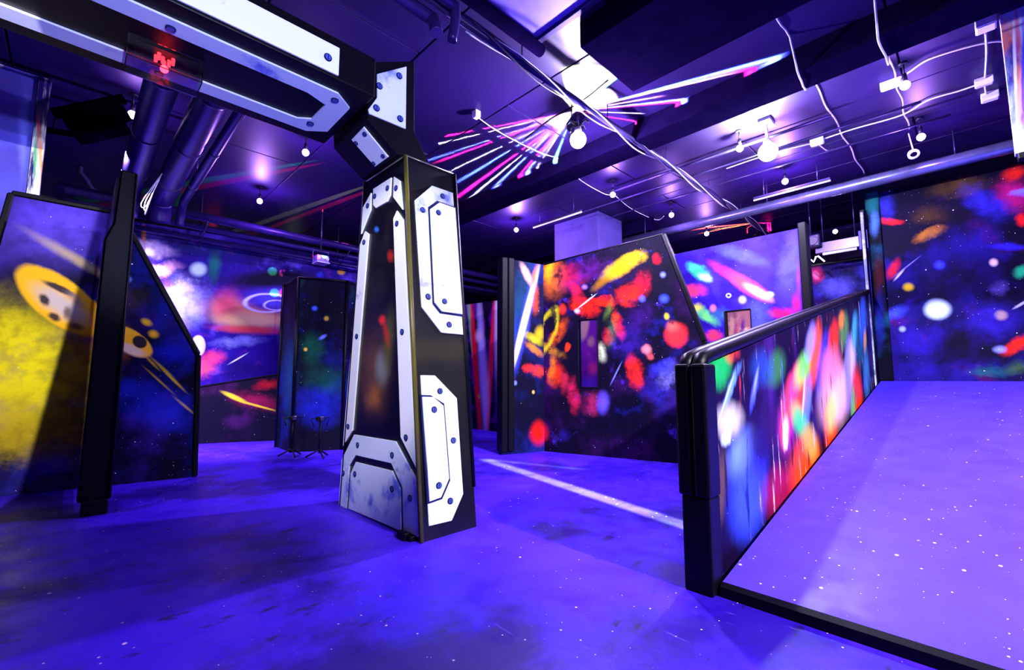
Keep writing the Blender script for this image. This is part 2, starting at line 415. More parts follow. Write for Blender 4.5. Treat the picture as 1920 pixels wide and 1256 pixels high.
def beam_projector(pos, label, streaks, power, drop, dots=()):
    """effect lamp: a faceted dome whose lenses throw flat coloured beams across the ceiling"""
    x, y, z = pos
    t = thing('beam_projector', label, 'lamp', (x, y, z))
    bm = bmesh.new(); bm_tube(bm, [(x - .12, y - .05, CZ), (x - .12, y - .05, z - .05), (x, y, z - .05)], 0.010, 6); bm_tube(bm, [(x, y, z - .03), (x, y, z - .07)], [.05, .09], 16)
    from_bm('mount', bm, M_BLACK, t)
    bm = bmesh.new(); bmesh.ops.create_icosphere(bm, subdivisions=2, radius=0.09)
    for v in bm.verts: v.co = v.co * (1 if v.co.z < 0 else .6) + Vector((x, y, z - .11))
    from_bm('lens_dome', bm, M_GLASS, t)
    l = bpy.data.lights.new('beam_light', 'POINT'); l.energy = power; l.shadow_soft_size = 0.0
    l.use_nodes = True; nt = l.node_tree; g = G(nt); em = nt.nodes['Emission']
    nrm = g.n('ShaderNodeTexCoord').outputs['Normal']; sp = g.n('ShaderNodeSeparateXYZ'); g.l(nrm, sp.inputs[0])
    az = g.math('ARCTAN2', sp.outputs[1], sp.outputs[0])
    total = None
    for (u, v, c, wdt, r0, r1) in streaks:
        q = at_z(u, v, CZ) - Vector((x, y, CZ)); a = math.atan2(q.y, q.x); dist = math.hypot(q.x, q.y)
        d = g.math('ABSOLUTE', g.math('SUBTRACT', az, a))
        fac = g.rng(d, wdt * (1.5 if c is HOT else .95), 0.0)
        # elevation window: from r0*dist to r1*dist along the ceiling
        lo, hi = drop / math.hypot(drop, r1 * dist), drop / math.hypot(drop, max(r0 * dist, 0.01))
        fac = g.math('MULTIPLY', fac, g.rng(sp.outputs[2], lo, lo * 1.4))
        fac = g.math('MULTIPLY', fac, g.rng(sp.outputs[2], hi * 1.2, hi))
        sc = g.n('ShaderNodeVectorMath', operation='SCALE'); sc.inputs[0].default_value = c; g.l(fac, sc.inputs['Scale'])
        if total is None: total = sc.outputs[0]
        else:
            ad = g.n('ShaderNodeVectorMath', operation='ADD'); g.l(total, ad.inputs[0]); g.l(sc.outputs[0], ad.inputs[1]); total = ad.outputs[0]
    # flat lenses carry more of the light at grazing angles
    k = g.math('POWER', g.math('MAXIMUM', sp.outputs[2], 0.025), -2.3)
    k = g.math('MULTIPLY', k, g.math('GREATER_THAN', sp.outputs[2], 0.0))
    k = g.math('MINIMUM', k, 2500.0)
    g.l(total, em.inputs['Color']); g.l(k, em.inputs['Strength'])
    link(bpy.data.objects.new('beam_light', l), t, Matrix.Translation((x, y, z)))
    if dots:                                      # small coloured spots thrown onto the far wall and pipes
        l = bpy.data.lights.new('dot_light', 'POINT'); l.energy = 11000; l.shadow_soft_size = 0.0
        l.use_nodes = True; g = G(l.node_tree); em = l.node_tree.nodes['Emission']; nrm = g.n('ShaderNodeTexCoord').outputs['Normal']; total = None
        o_ = Vector((x, y + .1, z - .02))
        for (pt, c, rad) in dots:
            dt = g.n('ShaderNodeVectorMath', operation='DOT_PRODUCT'); g.l(nrm, dt.inputs[0]); dt.inputs[1].default_value = (Vector(pt) - o_).normalized()
            f = g.rng(dt.outputs['Value'], math.cos(rad * 1.25), math.cos(rad * .7))
            sc = g.n('ShaderNodeVectorMath', operation='SCALE'); sc.inputs[0].default_value = c; g.l(f, sc.inputs['Scale'])
            if total is None: total = sc.outputs[0]
            else:
                ad = g.n('ShaderNodeVectorMath', operation='ADD'); g.l(total, ad.inputs[0]); g.l(sc.outputs[0], ad.inputs[1]); total = ad.outputs[0]
        g.l(total, em.inputs['Color'])
        link(bpy.data.objects.new('dot_light', l), t, Matrix.Translation(o_))
    return t
RED, BLU, WHT, GRN, PNK, CYA = (3.2, .05, .35), (.25, .7, 1.6), (2.2, 4, 1.2), (.3, 6, .5), (3, 1.4, 1), (.4, 4, 1.4)
HOT = (9, 12, 3)
streaks = [(800, 262, RED, .022, .05, 1.3), (800, 275, WHT, .016, .05, 1.3), (805, 300, BLU, .018, .05, 1.2), (830, 300, RED, .02, .05, 1.15), (850, 318, WHT, .014, .05, 1.15),
           (860, 340, BLU, .022, .05, 1.15), (868, 362, RED, .022, .1, 1.2), (880, 372, WHT, .012, .05, 1.1), (900, 376, BLU, .02, .05, 1.25), (925, 385, RED, .018, .05, 1.1),
           (950, 370, BLU, .022, .05, 1.3), (975, 360, WHT, .012, .05, .9), (1010, 365, CYA, .018, .05, 1.2), (1013, 372, GRN, .012, .3, 1.3),
           (1400, 131, WHT, .016, .02, 1.0), (1560, 92, RED, .016, .02, 1.4), (1550, 82, CYA, .012, .02, 1.4), (1640, 60, BLU, .03, .05, 1.2), (1420, 178, RED, .02, .05, 1.05), (1420, 172, WHT, .014, .05, 1.05),
           (1450, 166, BLU, .02, .1, 1.1), (1300, 170, PNK, .03, .05, .8), (1270, 215, WHT, .02, .02, .7), (1270, 240, RED, .02, .02, .9), (1120, 110, HOT, .30, .0, .9), (1060, 120, HOT, .25, .0, .8), (1165, 170, HOT, .25, .0, .9), (1020, 240, HOT, .35, .0, .8), (1160, 140, CYA, .06, .0, 1.1)]
dp = at_z(1078, 228, 3.80)
beam_projector((dp.x, dp.y, 3.80), 'rotating beam projector throwing coloured rays beside the globe lamp', streaks, 560, CZ - 3.80,
    [(at_y(512, 508, 8.6), (.1, 1.6, .3), .012), (at_y(532, 512, 8.6), (1.8, .1, .4), .011), (at_y(516, 548, 8.6), (.1, 1.2, .8), .012), (at_y(533, 548, 8.6), (1.8, .1, .4), .012), (at_y(547, 512, 8.6), (.2, .9, .8), .009),
     (at_z(490, 322, 3.9), (.2, 9, 2), .012), (at_z(508, 327, 3.9), (12, .2, .6), .012), (at_z(638, 368, 3.9), (6, 9, 1.5), .012), (at_z(658, 372, 3.9), (12, .3, .6), .012), (at_y(645, 440, 7.9), (2, 3, 1.5), .014), (at_y(660, 452, 7.9), (4, .4, 1), .014), (at_y(486, 396, 7.9), (.2, 3, 1.5), .010), (at_y(537, 397, 7.9), (4, .1, .3), .010)])
q = at_z(1418, 437, 3.72)
reds = [(1255 + i * 22, 436 - (i % 3) * 4, (6, .4 + 1.2 * (i % 2), .1), .03, .05, 1.2) for i in range(7)] + [(1480 + i * 22, 418 + 5 * (i % 3), (6, .1, .3), .02, .05, 1.3) for i in range(6)] + [(1330, 432, (6, 6, .2), .03, .05, 1)]
beam_projector((q.x, q.y, 3.72), 'second beam projector throwing red rays over the far partitions', reds, 260, CZ - 3.72)

# added unseen spots: slits throw the pale floor band, the rest light chosen surfaces
def spot(pos, target, angle, power, color, label, gobo=None, soft=0.01, blend=0.3):
    pos, target = Vector(pos), Vector(target)
    t = thing('added_spot', label, 'lamp', tuple(pos))
    dr = (target - pos).normalized()
    tube('added_spot_can', [pos - dr * .22, pos - dr * .02], [.05, .075], M_BLACK, t, 14)
    tube('bracket', [(pos.x, pos.y, CZ), tuple(pos - dr * .12)], .012, M_BLACK, t)
    l = bpy.data.lights.new('spot_light', 'SPOT'); l.energy = power; l.color = color; l.spot_size = angle; l.spot_blend = blend; l.shadow_soft_size = soft
    M = Matrix.Translation(pos) @ dr.to_track_quat('-Z', 'Y').to_matrix().to_4x4()
    if gobo:
        l.use_nodes = True; g = G(l.node_tree); em = l.node_tree.nodes['Emission']
        nrm = g.n('ShaderNodeTexCoord').outputs['Normal']; fac = None
        for (n, w) in gobo:                       # each shutter: a plane through the lamp, light on its positive side, edge softness w
            nl = M.to_3x3().inverted() @ Vector(n).normalized()
            dt = g.n('ShaderNodeVectorMath', operation='DOT_PRODUCT'); g.l(nrm, dt.inputs[0]); dt.inputs[1].default_value = nl
            f = g.rng(dt.outputs['Value'], -w, w); fac = f if fac is None else g.math('MULTIPLY', fac, f)
        g.l(fac, em.inputs['Strength'])
    link(bpy.data.objects.new('spot_light', l), t, M)
def slit(sp, a, b, half, power, lab):
    sp = Vector(sp); dd = (b - a).normalized(); e = Vector((-dd.y, dd.x, 0)); side = e * half; g_ = []
    for (p, q, ins, w) in ((a + side, b + side, a - side, .008), (a - side, b - side, a + side, .008), (a + e, a - e, b, .01), (b + e, b - e, a, .03)):
        n = (p - sp).cross(q - sp).normalized(); n = n if n.dot(ins - sp) > 0 else -n; g_.append((n, w))
    spot(sp, (a + b) / 2, R(80), power, (0.28, 1.0, 0.10), lab, g_)
slit((1.6, 0.4, 3.6), at_z(912, 862), at_z(1300, 990), .068, 44000, 'added unseen slit lamp on the ceiling over the viewer')
slit((1.9, 0.1, 3.6), at_z(905, 861), at_z(1085, 879), .03, 26000, 'second added unseen slit lamp on the ceiling over the viewer')
# added shuttered spot on the asteroid panel: its light ends at a slanted edge
_w1 = (at_z(0, 931), at_z(365, 894)); _n = Vector((-(_w1[1] - _w1[0]).y, (_w1[1] - _w1[0]).x, 0))
e1, e2 = on_plane(36, 923, _w1[0], _n), on_plane(158, 492, _w1[0], _n); lt = on_plane(20, 650, _w1[0], _n)
sp = Vector((-.7, .4, 2.45)); n1 = (e1 - sp).cross(e2 - sp); n1 = n1 if n1.dot(lt - sp) > 0 else -n1
spot(sp, lt, R(64), 1250, (1, .95, .9), 'added unseen shuttered lamp over the viewer aimed at the asteroid panel', [(n1, .004)])
spot((-.9, 1.0, 2.9), (1.6, 3.05, 1.45), R(38), 600, (.85, .85, 1), 'added unseen lamp behind the viewer aimed at the column', None, .05, .6)  # this and the next three are lamps added to brighten column, arm and ramp
spot((1.3, -1.2, 3.3), (1.9, 2.5, 1.35), R(34), 340, (.9, .9, 1), 'added unseen lamp beside the viewer aimed at the plates on the column side', None, .05, .6)
spot((.2, -1.5, 1.75), (.75, 2.7, 2.95), R(42), 1300, (.5, .56, 1), 'added unseen lamp beside the viewer aimed at the side of the plated arm', None, .05, .8)
spot((2.0, -2.6, 3.6), (4.4, .8, .7), R(80), 3800, (.85, .8, 1), 'added unseen lamp over the ramp foot aimed at the ray mural', None, .08, .6)
# ------------------------------------------------------------------ centre column
NX0, NX1 = 1.61, 2.045
B0, B1, T0, T1, CH = 2.45, 3.61, 2.75, 3.37, 2.60
col = thing('tapered_column', 'black tapered column with bolted white plates, in the middle of the floor', 'column', ((NX0 + NX1) / 2, 3.03, 0), kind='thing')
def taper(y0, y1, t0, t1, x0, x1, z0, z1):
    return [(x0, y0, z0), (x0, y1, z0), (x1, y1, z0), (x1, y0, z0), (x0, t0, z1), (x0, t1, z1), (x1, t1, z1), (x1, t0, z1)]
bm = bmesh.new(); vv = [bm.verts.new(p) for p in taper(B0, B1, T0, T1, NX0, NX1, 0, CH)]
fcs = [bm.faces.new([vv[i] for i in f]) for f in ((0, 1, 2, 3), (4, 5, 6, 7), (0, 1, 5, 4), (1, 2, 6, 5), (2, 3, 7, 6), (3, 0, 4, 7))]
# frames of the two faces one sees
LF = Slope((NX0, B1, 0), (0, -1, 0), (0, 0, 1))
RF = Slope((NX0, B0, 0), (1, 0, 0), (0, T0 - B0, CH))
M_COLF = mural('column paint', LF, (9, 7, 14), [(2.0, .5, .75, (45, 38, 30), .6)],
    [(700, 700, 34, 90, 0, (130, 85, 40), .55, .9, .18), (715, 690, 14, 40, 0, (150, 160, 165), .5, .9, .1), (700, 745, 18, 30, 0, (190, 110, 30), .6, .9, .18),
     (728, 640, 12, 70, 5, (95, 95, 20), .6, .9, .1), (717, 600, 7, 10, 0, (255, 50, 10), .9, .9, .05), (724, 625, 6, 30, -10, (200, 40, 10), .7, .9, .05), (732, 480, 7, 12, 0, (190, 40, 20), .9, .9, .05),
     (706, 430, 5, 6, 0, (60, 120, 230), .9, .9, 0), (690, 630, 26, 44, 0, (120, 75, 40), .45, .4, 0, .025), (795, 650, 22, 40, 0, (120, 118, 20), .3, .9, .1)], star=.15, seed=2.0, rough=.35, spec=.5)  # olive blobs are warm reflections painted onto the black faces
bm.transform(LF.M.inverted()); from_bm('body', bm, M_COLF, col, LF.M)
def plate(W, name, pts, mat, parent, th=0.012, base=0.0, bolts=(), br=0.021):
    """pts in photo pixels on the face W"""
    pl_ = prism(name, [(x, -base, z) for (x, _, z) in W.poly(pts)], (0, -th, 0), mat, parent, W.M, bev=0.002)
    if base > 0:                                   # dark outline put in for the airbrushed shading round a raised plate
        q = W.poly(pts); cx = sum(p[0] for p in q) / len(q); cz = sum(p[2] for p in q) / len(q)
        gp = [(x + .014 * (1 if x > cx else -1), -base + .001, z + .014 * (1 if z > cz else -1)) for (x, _, z) in q]
        prism('shading_outline', gp, (0, -.004, 0), M_BOLT, pl_, W.M)
    for (u, v) in bolts:
        x, z = W.px(u, v); bm = bmesh.new(); y = -base - th
        bm_tube(bm, [(x, y + .002, z), (x, y - .007, z)], br, 14)
        n0 = len(bm.faces)
        bm_tube(bm, [(x, y - .006, z), (x, y - .009, z)], br * .72, 12)
        bm_box(bm, x - br * .12, x + br * .12, y - .0105, y - .009, z - br * .6, z + br * .6)
        bm.faces.ensure_lookup_table()
        for i, f in enumerate(bm.faces):
            f.material_index = 1 if n0 <= i < n0 + 14 else 0
        from_bm('bolt', bm, [M_BOLT, M_BOLT2], pl_, W.M)
    return pl_
plate(LF, 'plate', [(698, 362), (697.2, 393.9), (679, 440), (682.5, 390)], M_PLATE, col, bolts=[(692.5, 386.7)])
plate(LF, 'plate', [(702, 354.8), (735.8, 333.3), (734, 366.8), (728.3, 378.7), (706.8, 390.7), (702, 385)], M_PLATE, col, bolts=[(705.8, 368.9), (729.6, 353.7)])
plate(LF, 'plate', [(740.7, 331.8), (752.2, 339.7), (757.3, 393.9), (739.7, 370.8)], M_PLATE, col, bolts=[(745.8, 353.7)])
plate(LF, 'plate', [(686.9, 433.7), (693.6, 439.2), (663, 807.3), (645.5, 836), (647, 812), (677, 460)], M_PLATE, col, bolts=[(685.6, 454.7), (671.8, 631), (655.8, 799.3)])
plate(LF, 'plate', [(746.6, 395.4), (758.2, 412.2), (783.2, 877.8), (753.8, 819.2), (739.7, 410.6)], M_PLATE, col, bolts=[(747.4, 420.1), (757.3, 622.5), (764.6, 820)])
plate(LF, 'arch_plate', [(666.2, 814.5), (744.2, 827.2), (783.2, 898.5), (788.8, 1006.8), (759.3, 998), (757, 912.8), (736.2, 868.2), (669.4, 853.1), (657.4, 873), (651.8, 953), (637.5, 946), (643, 861.8)], M_PLATE_B, col,
      bolts=[(673.8, 833.9), (738.6, 852.7), (646.8, 886.5), (772.5, 933.2)])
plate(LF, 'plate', [(669.4, 865.8), (737.8, 882.5), (753, 916), (755.4, 995), (655.8, 953), (659.8, 887.3)], M_PLATE_B, col, bolts=[(668.6, 888.1), (738.3, 916)])
plate(RF, 'plate', [(776.8, 376.3), (808.7, 349), (847.7, 362.8), (866.8, 628), (826.2, 624), (789.6, 576.3)], M_PLATE_B, col, bolts=[(790.4, 395), (827.8, 369.2), (800.3, 556.9), (839.7, 609.3)])
plate(RF, 'plate', [(803.9, 393.9), (820.6, 381.9), (850, 392.3), (863.6, 590.7), (825.4, 585.1), (811.9, 567.6)], M_PLATE, col, base=.012, th=.014, bolts=[(817.9, 401.3), (829.1, 566.8)])
plate(RF, 'plate', [(787.7, 703.8), (813.9, 704.3), (854.9, 746.8), (863.6, 879.4), (866.8, 925.5), (845.3, 975.7), (802.3, 986)], M_PLATE, col, bolts=[(822.5, 733.7), (847.7, 825.6), (841.8, 938.8)])
plate(RF, 'plate', [(788.8, 744.4), (808.7, 744.9), (827.8, 761.1), (838.2, 896.9), (823, 931.9), (801.5, 939.9)], M_PLATE, col, base=.012, th=.014, bolts=[(809.5, 768.3), (818.2, 909.6)])
M_WARM_LIT = plain('vinyl with painted warm light', (92, 86, 26), .35, 0, .4)  # yellow light on the front guard, put into its base colour
# rounded corner guards and the thin metal rim
for x in (NX0, NX1):
    tube('corner_guard', [(x, B0 + .004 + .10 * (T0 - B0), CH * .10) if x == NX1 else (x, B0 + .004, .0), (x, T0 + .004, CH)], 0.016, M_BLACK if x == NX1 else M_WARM_LIT, col, 10)
tube('corner_guard', [(NX0, B1, 0.0), (NX0, T1, CH)], 0.016, M_BLACK, col, 10)
M_RIM = plain('brass rim', (190, 180, 150), 0.3, 0.7)
bm = bmesh.new()
bm_tube(bm, [(NX0, T1, CH), (NX0, T0, CH), (NX1, T0, CH), (NX1, T1, CH), (NX0, T1, CH)], 0.006, 6); from_bm('rim', bm, M_RIM, col)
box('top_cap', NX0 + .01, NX1 - .01, T0 + .01, T1 - .01, CH - .01, CH + .004, M_BLACK, col, bev=0)
fb = bmesh.new(); bm_box(fb, NX0 - .05, NX0 - .005, B0 + .05, B0 + .22, 0.0, .035, .008); bm_box(fb, NX0 - .07, NX0 - .03, B0 + .09, B0 + .17, 0.0, .05, .01)
from_bm('floor_bracket', fb, M_BLACK, col)

# neck, elbow and arm on top
ELY = 2.78
prism('elbow', [(1.33, ELY, 2.77), (1.56, ELY, 2.603), (1.84, ELY, 2.603), (1.695, ELY, 2.83), (1.682, ELY, 3.375), (1.30, ELY, 3.17)], (0, .56, 0), M_BLACK, col, bev=.004)
EL = Wall((1.0, ELY), (2.0, ELY))
plate(EL, 'elbow_plate', [(760.8, 126), (759.2, 242.5), (691, 214), (689.5, 206), (706, 184), (706, 140)], M_PLATE_C, col, bolts=[(746.7, 144.1), (703.9, 204.2), (748.4, 224.2), (709.5, 163)], br=.024)
NS = Slope((1.33, ELY + .56, 2.77), (0, -1, 0), Vector((1.33 - 1.56, 0, 2.77 - 2.603)))
plate(NS, 'neck_plate', [(683.2, 236.7), (729.5, 293), (704.5, 311), (660.5, 260.5)], M_PLATE, col, bolts=[(686.3, 249.1), (669.8, 266.3), (720.4, 290.5), (702.5, 304.5)], br=.016)
AX0, AX1, AY0, AY1, AZ0, AZ1 = -3.3, 1.305, 2.635, 3.47, 2.848, 3.115
box('arm', AX0, AX1, AY0, AY1, AZ0, AZ1, M_BLACK, col, bev=.008)
AS = Wall((AX0, AY0), (AX1, AY0))
sx1 = AS.px(635.7, 92); sx2 = AS.px(633.3, 149)
prism('arm_side_plate', [(0.3, 0, sx1[1]), (sx1[0], 0, sx1[1]), (sx2[0], 0, sx2[1] + .02), (0.3, 0, sx2[1] + .02)], (0, -.012, 0), M_PLATE, col, AS.M, bev=.002)
plate(AS, 'bolt_pad', [(616, 104), (619, 110), (616, 116), (610, 116), (607, 110), (610, 104)], M_PLATE, col, th=.013, bolts=[(613, 110)], br=.024)
UF = Slope((AX0, AY1, AZ0), (1, 0, 0), (0, -1, 0)); UF.n = Vector((0, 0, -1))
def under(u, v): p = at_z(u, v, AZ0); return (p.x, p.y)
o = [under(*q) for q in ((655.7, 200.7), (634, 173), (440, 91), (440, 199), (573.8, 242.5), (613.9, 244.1))]
i_ = [under(*q) for q in ((440, 117), (577, 170.6), (610.6, 194), (583.8, 220.7), (557, 219), (440, 177.3))]
L_ = AX0 + .3
yo0, yo1, yi0, yi1 = o[1][1], o[4][1], i_[1][1], i_[4][1]
outl = [o[0], o[1], (L_, yo0), (L_, yo1), o[4], o[5]]
inl = [(L_ + .5, yi0), (i_[1][0], yi0), i_[2], i_[3], (i_[4][0], yi1), (L_ + .5, yi1)]
up_plate = prism('arm_under_plate', [(x, y, AZ0) for x, y in outl], (0, 0, -.012), M_PLATE_C, col, holes=[[(x, y, AZ0) for x, y in inl]])
def under_bolt(u, v, par):
    p = at_z(u, v, AZ0 - .012); bm = bmesh.new()
    bm_tube(bm, [p + Vector((0, 0, .002)), p - Vector((0, 0, .007))], .024, 14); n0 = len(bm.faces)
    bm_tube(bm, [p - Vector((0, 0, .006)), p - Vector((0, 0, .009))], .017, 12)
    bm.faces.ensure_lookup_table()
    for i, f in enumerate(bm.faces): f.material_index = 1 if i >= n0 else 0
    from_bm('bolt', bm, [M_BOLT, M_BOLT2], par)
for q in ((628, 187), (582, 231), (320, 52.5), (298, 137)): under_bolt(*q, up_plate)

# red signal lamp in a clear box under the arm
a = at_z(258, 88, AZ0 - .012); b = at_z(358, 128, AZ0 - .012); cx, cy = (a.x + b.x) / 2, (a.y + b.y) / 2
t = thing('signal_lamp', 'red signal lamp in a clear acrylic box under the plated arm', 'lamp', (cx, cy, AZ0 - .12))
w, d = .17, .095
bm = bmesh.new()
for (x0, x1, y0, y1) in ((-w, w, -d, -d + .005), (-w, w, d - .005, d), (-w, -w + .005, -d + .006, d - .006), (w - .005, w, -d + .006, d - .006)):
    bm_box(bm, cx + x0, cx + x1, cy + y0, cy + y1, AZ0 - .125, AZ0 - .001)
bm_box(bm, cx - w, cx + w, cy - d, cy + d, AZ0 - .131, AZ0 - .126)
from_bm('acrylic_box', bm, M_GLASS, t)
box('circuit_board', cx - .13, cx + .13, cy - .07, cy + .07, AZ0 - .012, AZ0 - .004, M_BLACK, t, bev=0)
bm = bmesh.new()
for k, (dx, dy) in enumerate(((-.01, .0), (.02, .012), (-.04, .01), (-.03, -.025), (.035, -.02), (.0, .035))):
    bm_tube(bm, [(cx + dx, cy + dy, AZ0 - .012), (cx + dx, cy + dy, AZ0 - .05)], [.009, .008], 8)
from_bm('red_leds', bm, E_RED, t)
l = bpy.data.lights.new('red_light', 'POINT'); l.energy = .5; l.color = (1, .02, .03); l.shadow_soft_size = .02
link(bpy.data.objects.new('red_light', l), t, Matrix.Translation((cx, cy + .0, AZ0 - .08)))

# ------------------------------------------------------------------ partitions with murals
def edge_bar(W, p, q, wd_, th, name, mat, parent, over=.012, y0=0.0):
    """padded edging along the panel edge p->q (local x, z)"""
    p, q = Vector((p[0], 0, p[1])), Vector((q[0], 0, q[1])); t_ = (q - p).normalized(); nn = Vector((t_.z, 0, -t_.x))
    pts = [p - nn * wd_ / 2, q - nn * wd_ / 2, q + nn * wd_ / 2, p + nn * wd_ / 2]
    return prism(name, [v + Vector((0, y0 - over, 0)) for v in pts], (0, th + 2 * over, 0), mat, parent, W.M, bev=min(.012, wd_ * .3))

def partition(W, name, label, outline, th, mat, bars=(), holes=(), cat='partition', bar_w=.05, parent=None):
    t = parent or thing(name, label, cat, W.M)
    prism('mural_board', outline, (0, th, 0), mat, t, W.M, holes=holes)
    for (i, j) in bars:
        p, q = outline[i], outline[j]
        edge_bar(W, (p[0], p[2]), (q[0], q[2]), bar_w, th, 'edge_trim', M_PAD, t)
    return t

# 1. asteroid panel at the left, with its buttress fin
W1 = Wall(at_z(0, 931)[:2], at_z(365, 894)[:2])
ast = mural('asteroid mural', W1, (13, 8, 52), [(1.3, .45, .7, (70, 40, 190), .55), (2.2, .5, .72, (20, 40, 200), .35)],
    [(110, 430, 130, 85, 0, (95, 70, 225), .8, .8, .2), (230, 440, 60, 60, 0, (15, 10, 60), .6, .8, .1), (0, 690, 190, 150, 0, (240, 222, 15), 1.0, .7, .55), (40, 800, 120, 70, 20, (190, 160, 20), .7, .9, .5), (190, 640, 60, 45, 0, (170, 95, 30), .7, .9, .3),
     (128, 478, 90, 11, 30, (235, 205, 110), .5, .95, .06), (40, 530, 60, 50, 0, (22, 14, 60), .8, .6, .2),
     (115, 565, 98, 44, 36, (252, 190, 30), 1, .12, .05), (245, 640, 48, 22, 32, (250, 188, 35), 1, .12, .05), (165, 590, 60, 30, 34, (252, 190, 30), 1, .2, .05),
     (112, 570, 64, 24, 34, (205, 190, 205), .9, .7, .1), (245, 655, 34, 10, 22, (225, 215, 200), .7, .6, .05), (112, 541, 38, 7, 24, (30, 22, 55), .95, .5, .04), (82, 562, 14, 9, 50, (35, 25, 50), .95, .6, .06), (101, 594, 15, 8, 24, (35, 25, 50), .95, .6, .06), (126, 586, 9, 14, 0, (70, 50, 55), .8, .7, .06), (144, 612, 18, 8, 12, (80, 60, 50), .8, .7, .06), (140, 560, 24, 10, 40, (150, 130, 160), .6, .9, .08),
     (262, 641, 15, 12, 25, (45, 35, 45), 1, .2, 0), (275, 604, 12, 7, 25, (235, 185, 20), .9, .7, .03), (288, 626, 11, 8, 20, (235, 185, 20), .9, .7, .03), (240, 524, 8, 7, 0, (90, 150, 235), .9, .9, 0),
     (305, 690, 34, 3, 42, (200, 170, 20), .8, .9, 0), (325, 712, 34, 3, 44, (220, 190, 20), .9, .9, 0), (300, 715, 40, 2.5, 42, (190, 160, 20), .8, .9, 0), (345, 760, 26, 3, 40, (215, 180, 20), .9, .9, 0), (285, 680, 22, 3, 45, (190, 160, 20), .8, .9, 0),
     (300, 770, 70, 45, 10, (25, 45, 225), .6, .9, .4), (250, 730, 50, 30, 0, (30, 40, 200), .5, .9, .4), (320, 660, 34, 24, 0, (20, 30, 200), .5, .9, .3), (240, 560, 40, 30, 0, (70, 55, 40), .5, .9, .2)], seed=1.0)
o1 = W1.poly([(365, 894), (372, 665), (240, 425), (225, 400), (20, 372)])
left = o1[-1][0]
o1 = [o1[0], o1[1], o1[2], o1[3], (left, 0, o1[3][2] + .03), (left - .12, 0, 1.6), (left - .55, 0, 1.2), (left - .55, 0, 0)]
pA = partition(W1, 'mural_panel', 'dark panel painted with a yellow pitted asteroid and cloud', o1, .07, ast, bars=[(0, 1), (1, 2), (2, 3), (3, 4), (4, 5)])
fin = thing('buttress_fin', 'narrow black padded post standing before the asteroid panel', 'post', (.18, 4.65, 0))
prism('fin_board', [(.15, 4.72, .12), (.15, 5.74, .12), (.15, 5.74, 2.45), (.15, 5.2, 2.62), (.15, 4.72, 2.62)], (.06, 0, 0), M_BLACK, fin, bev=.003)
prism('front_pad', [(.085, 4.62, .10), (.275, 4.62, .10), (.275, 4.62, 2.66), (.165, 4.62, 2.66), (.15, 4.62, 2.22), (.105, 4.62, 2.08)], (0, .09, 0), M_PAD, fin, bev=.014)
box('foot_block', .11, .26, 4.60, 4.72, 0, .11, M_PAD, fin, bev=.01)
tube('side_welt', [(.262, 4.615, .12), (.262, 4.615, 2.64)], .008, M_PAD, fin, 6)

# 2. tall blue wall panel at the far left edge, with a glossy foil strip
WB = Wall((-3.4, 6.13), (-.43, 6.13))
blue = mural('blue haze mural', WB, (120, 110, 255), [(1.0, .4, .7, (95, 95, 250), .8), (2.5, .5, .7, (40, 25, 190), .5)], [(0, 122, 8, 6, 0, (230, 235, 255), .9, .8, 0), (45, 260, 12, 90, 0, (130, 140, 255), .6, .9, .1)], star=.1, seed=6)
t = partition(WB, 'tall_panel', 'tall hazy blue panel reaching up behind the asteroid panel', [(0, 0, 0), (2.97, 0, 0), (2.97, 0, CZ - .004), (0, 0, CZ - .004)], .08, blue)
foil = mural('foil strip', WB, (60, 40, 160), [(6, .45, .6, (235, 240, 235), 1.0)], [(72, 330, 5, 60, 3, (250, 250, 240), 1, .8, .05), (68, 290, 4, 60, 3, (90, 200, 110), .8, .8, .1), (78, 290, 4, 70, 3, (255, 170, 60), .8, .8, .1), (72, 250, 4, 40, 0, (220, 60, 60), .7, .8, .05)], star=0, seed=3, rough=.25, stretch=(3, 1, .3))
box('foil_strip', 2.975, 3.06, -.03, .06, 0, CZ - .01, foil, t, M=WB.M)

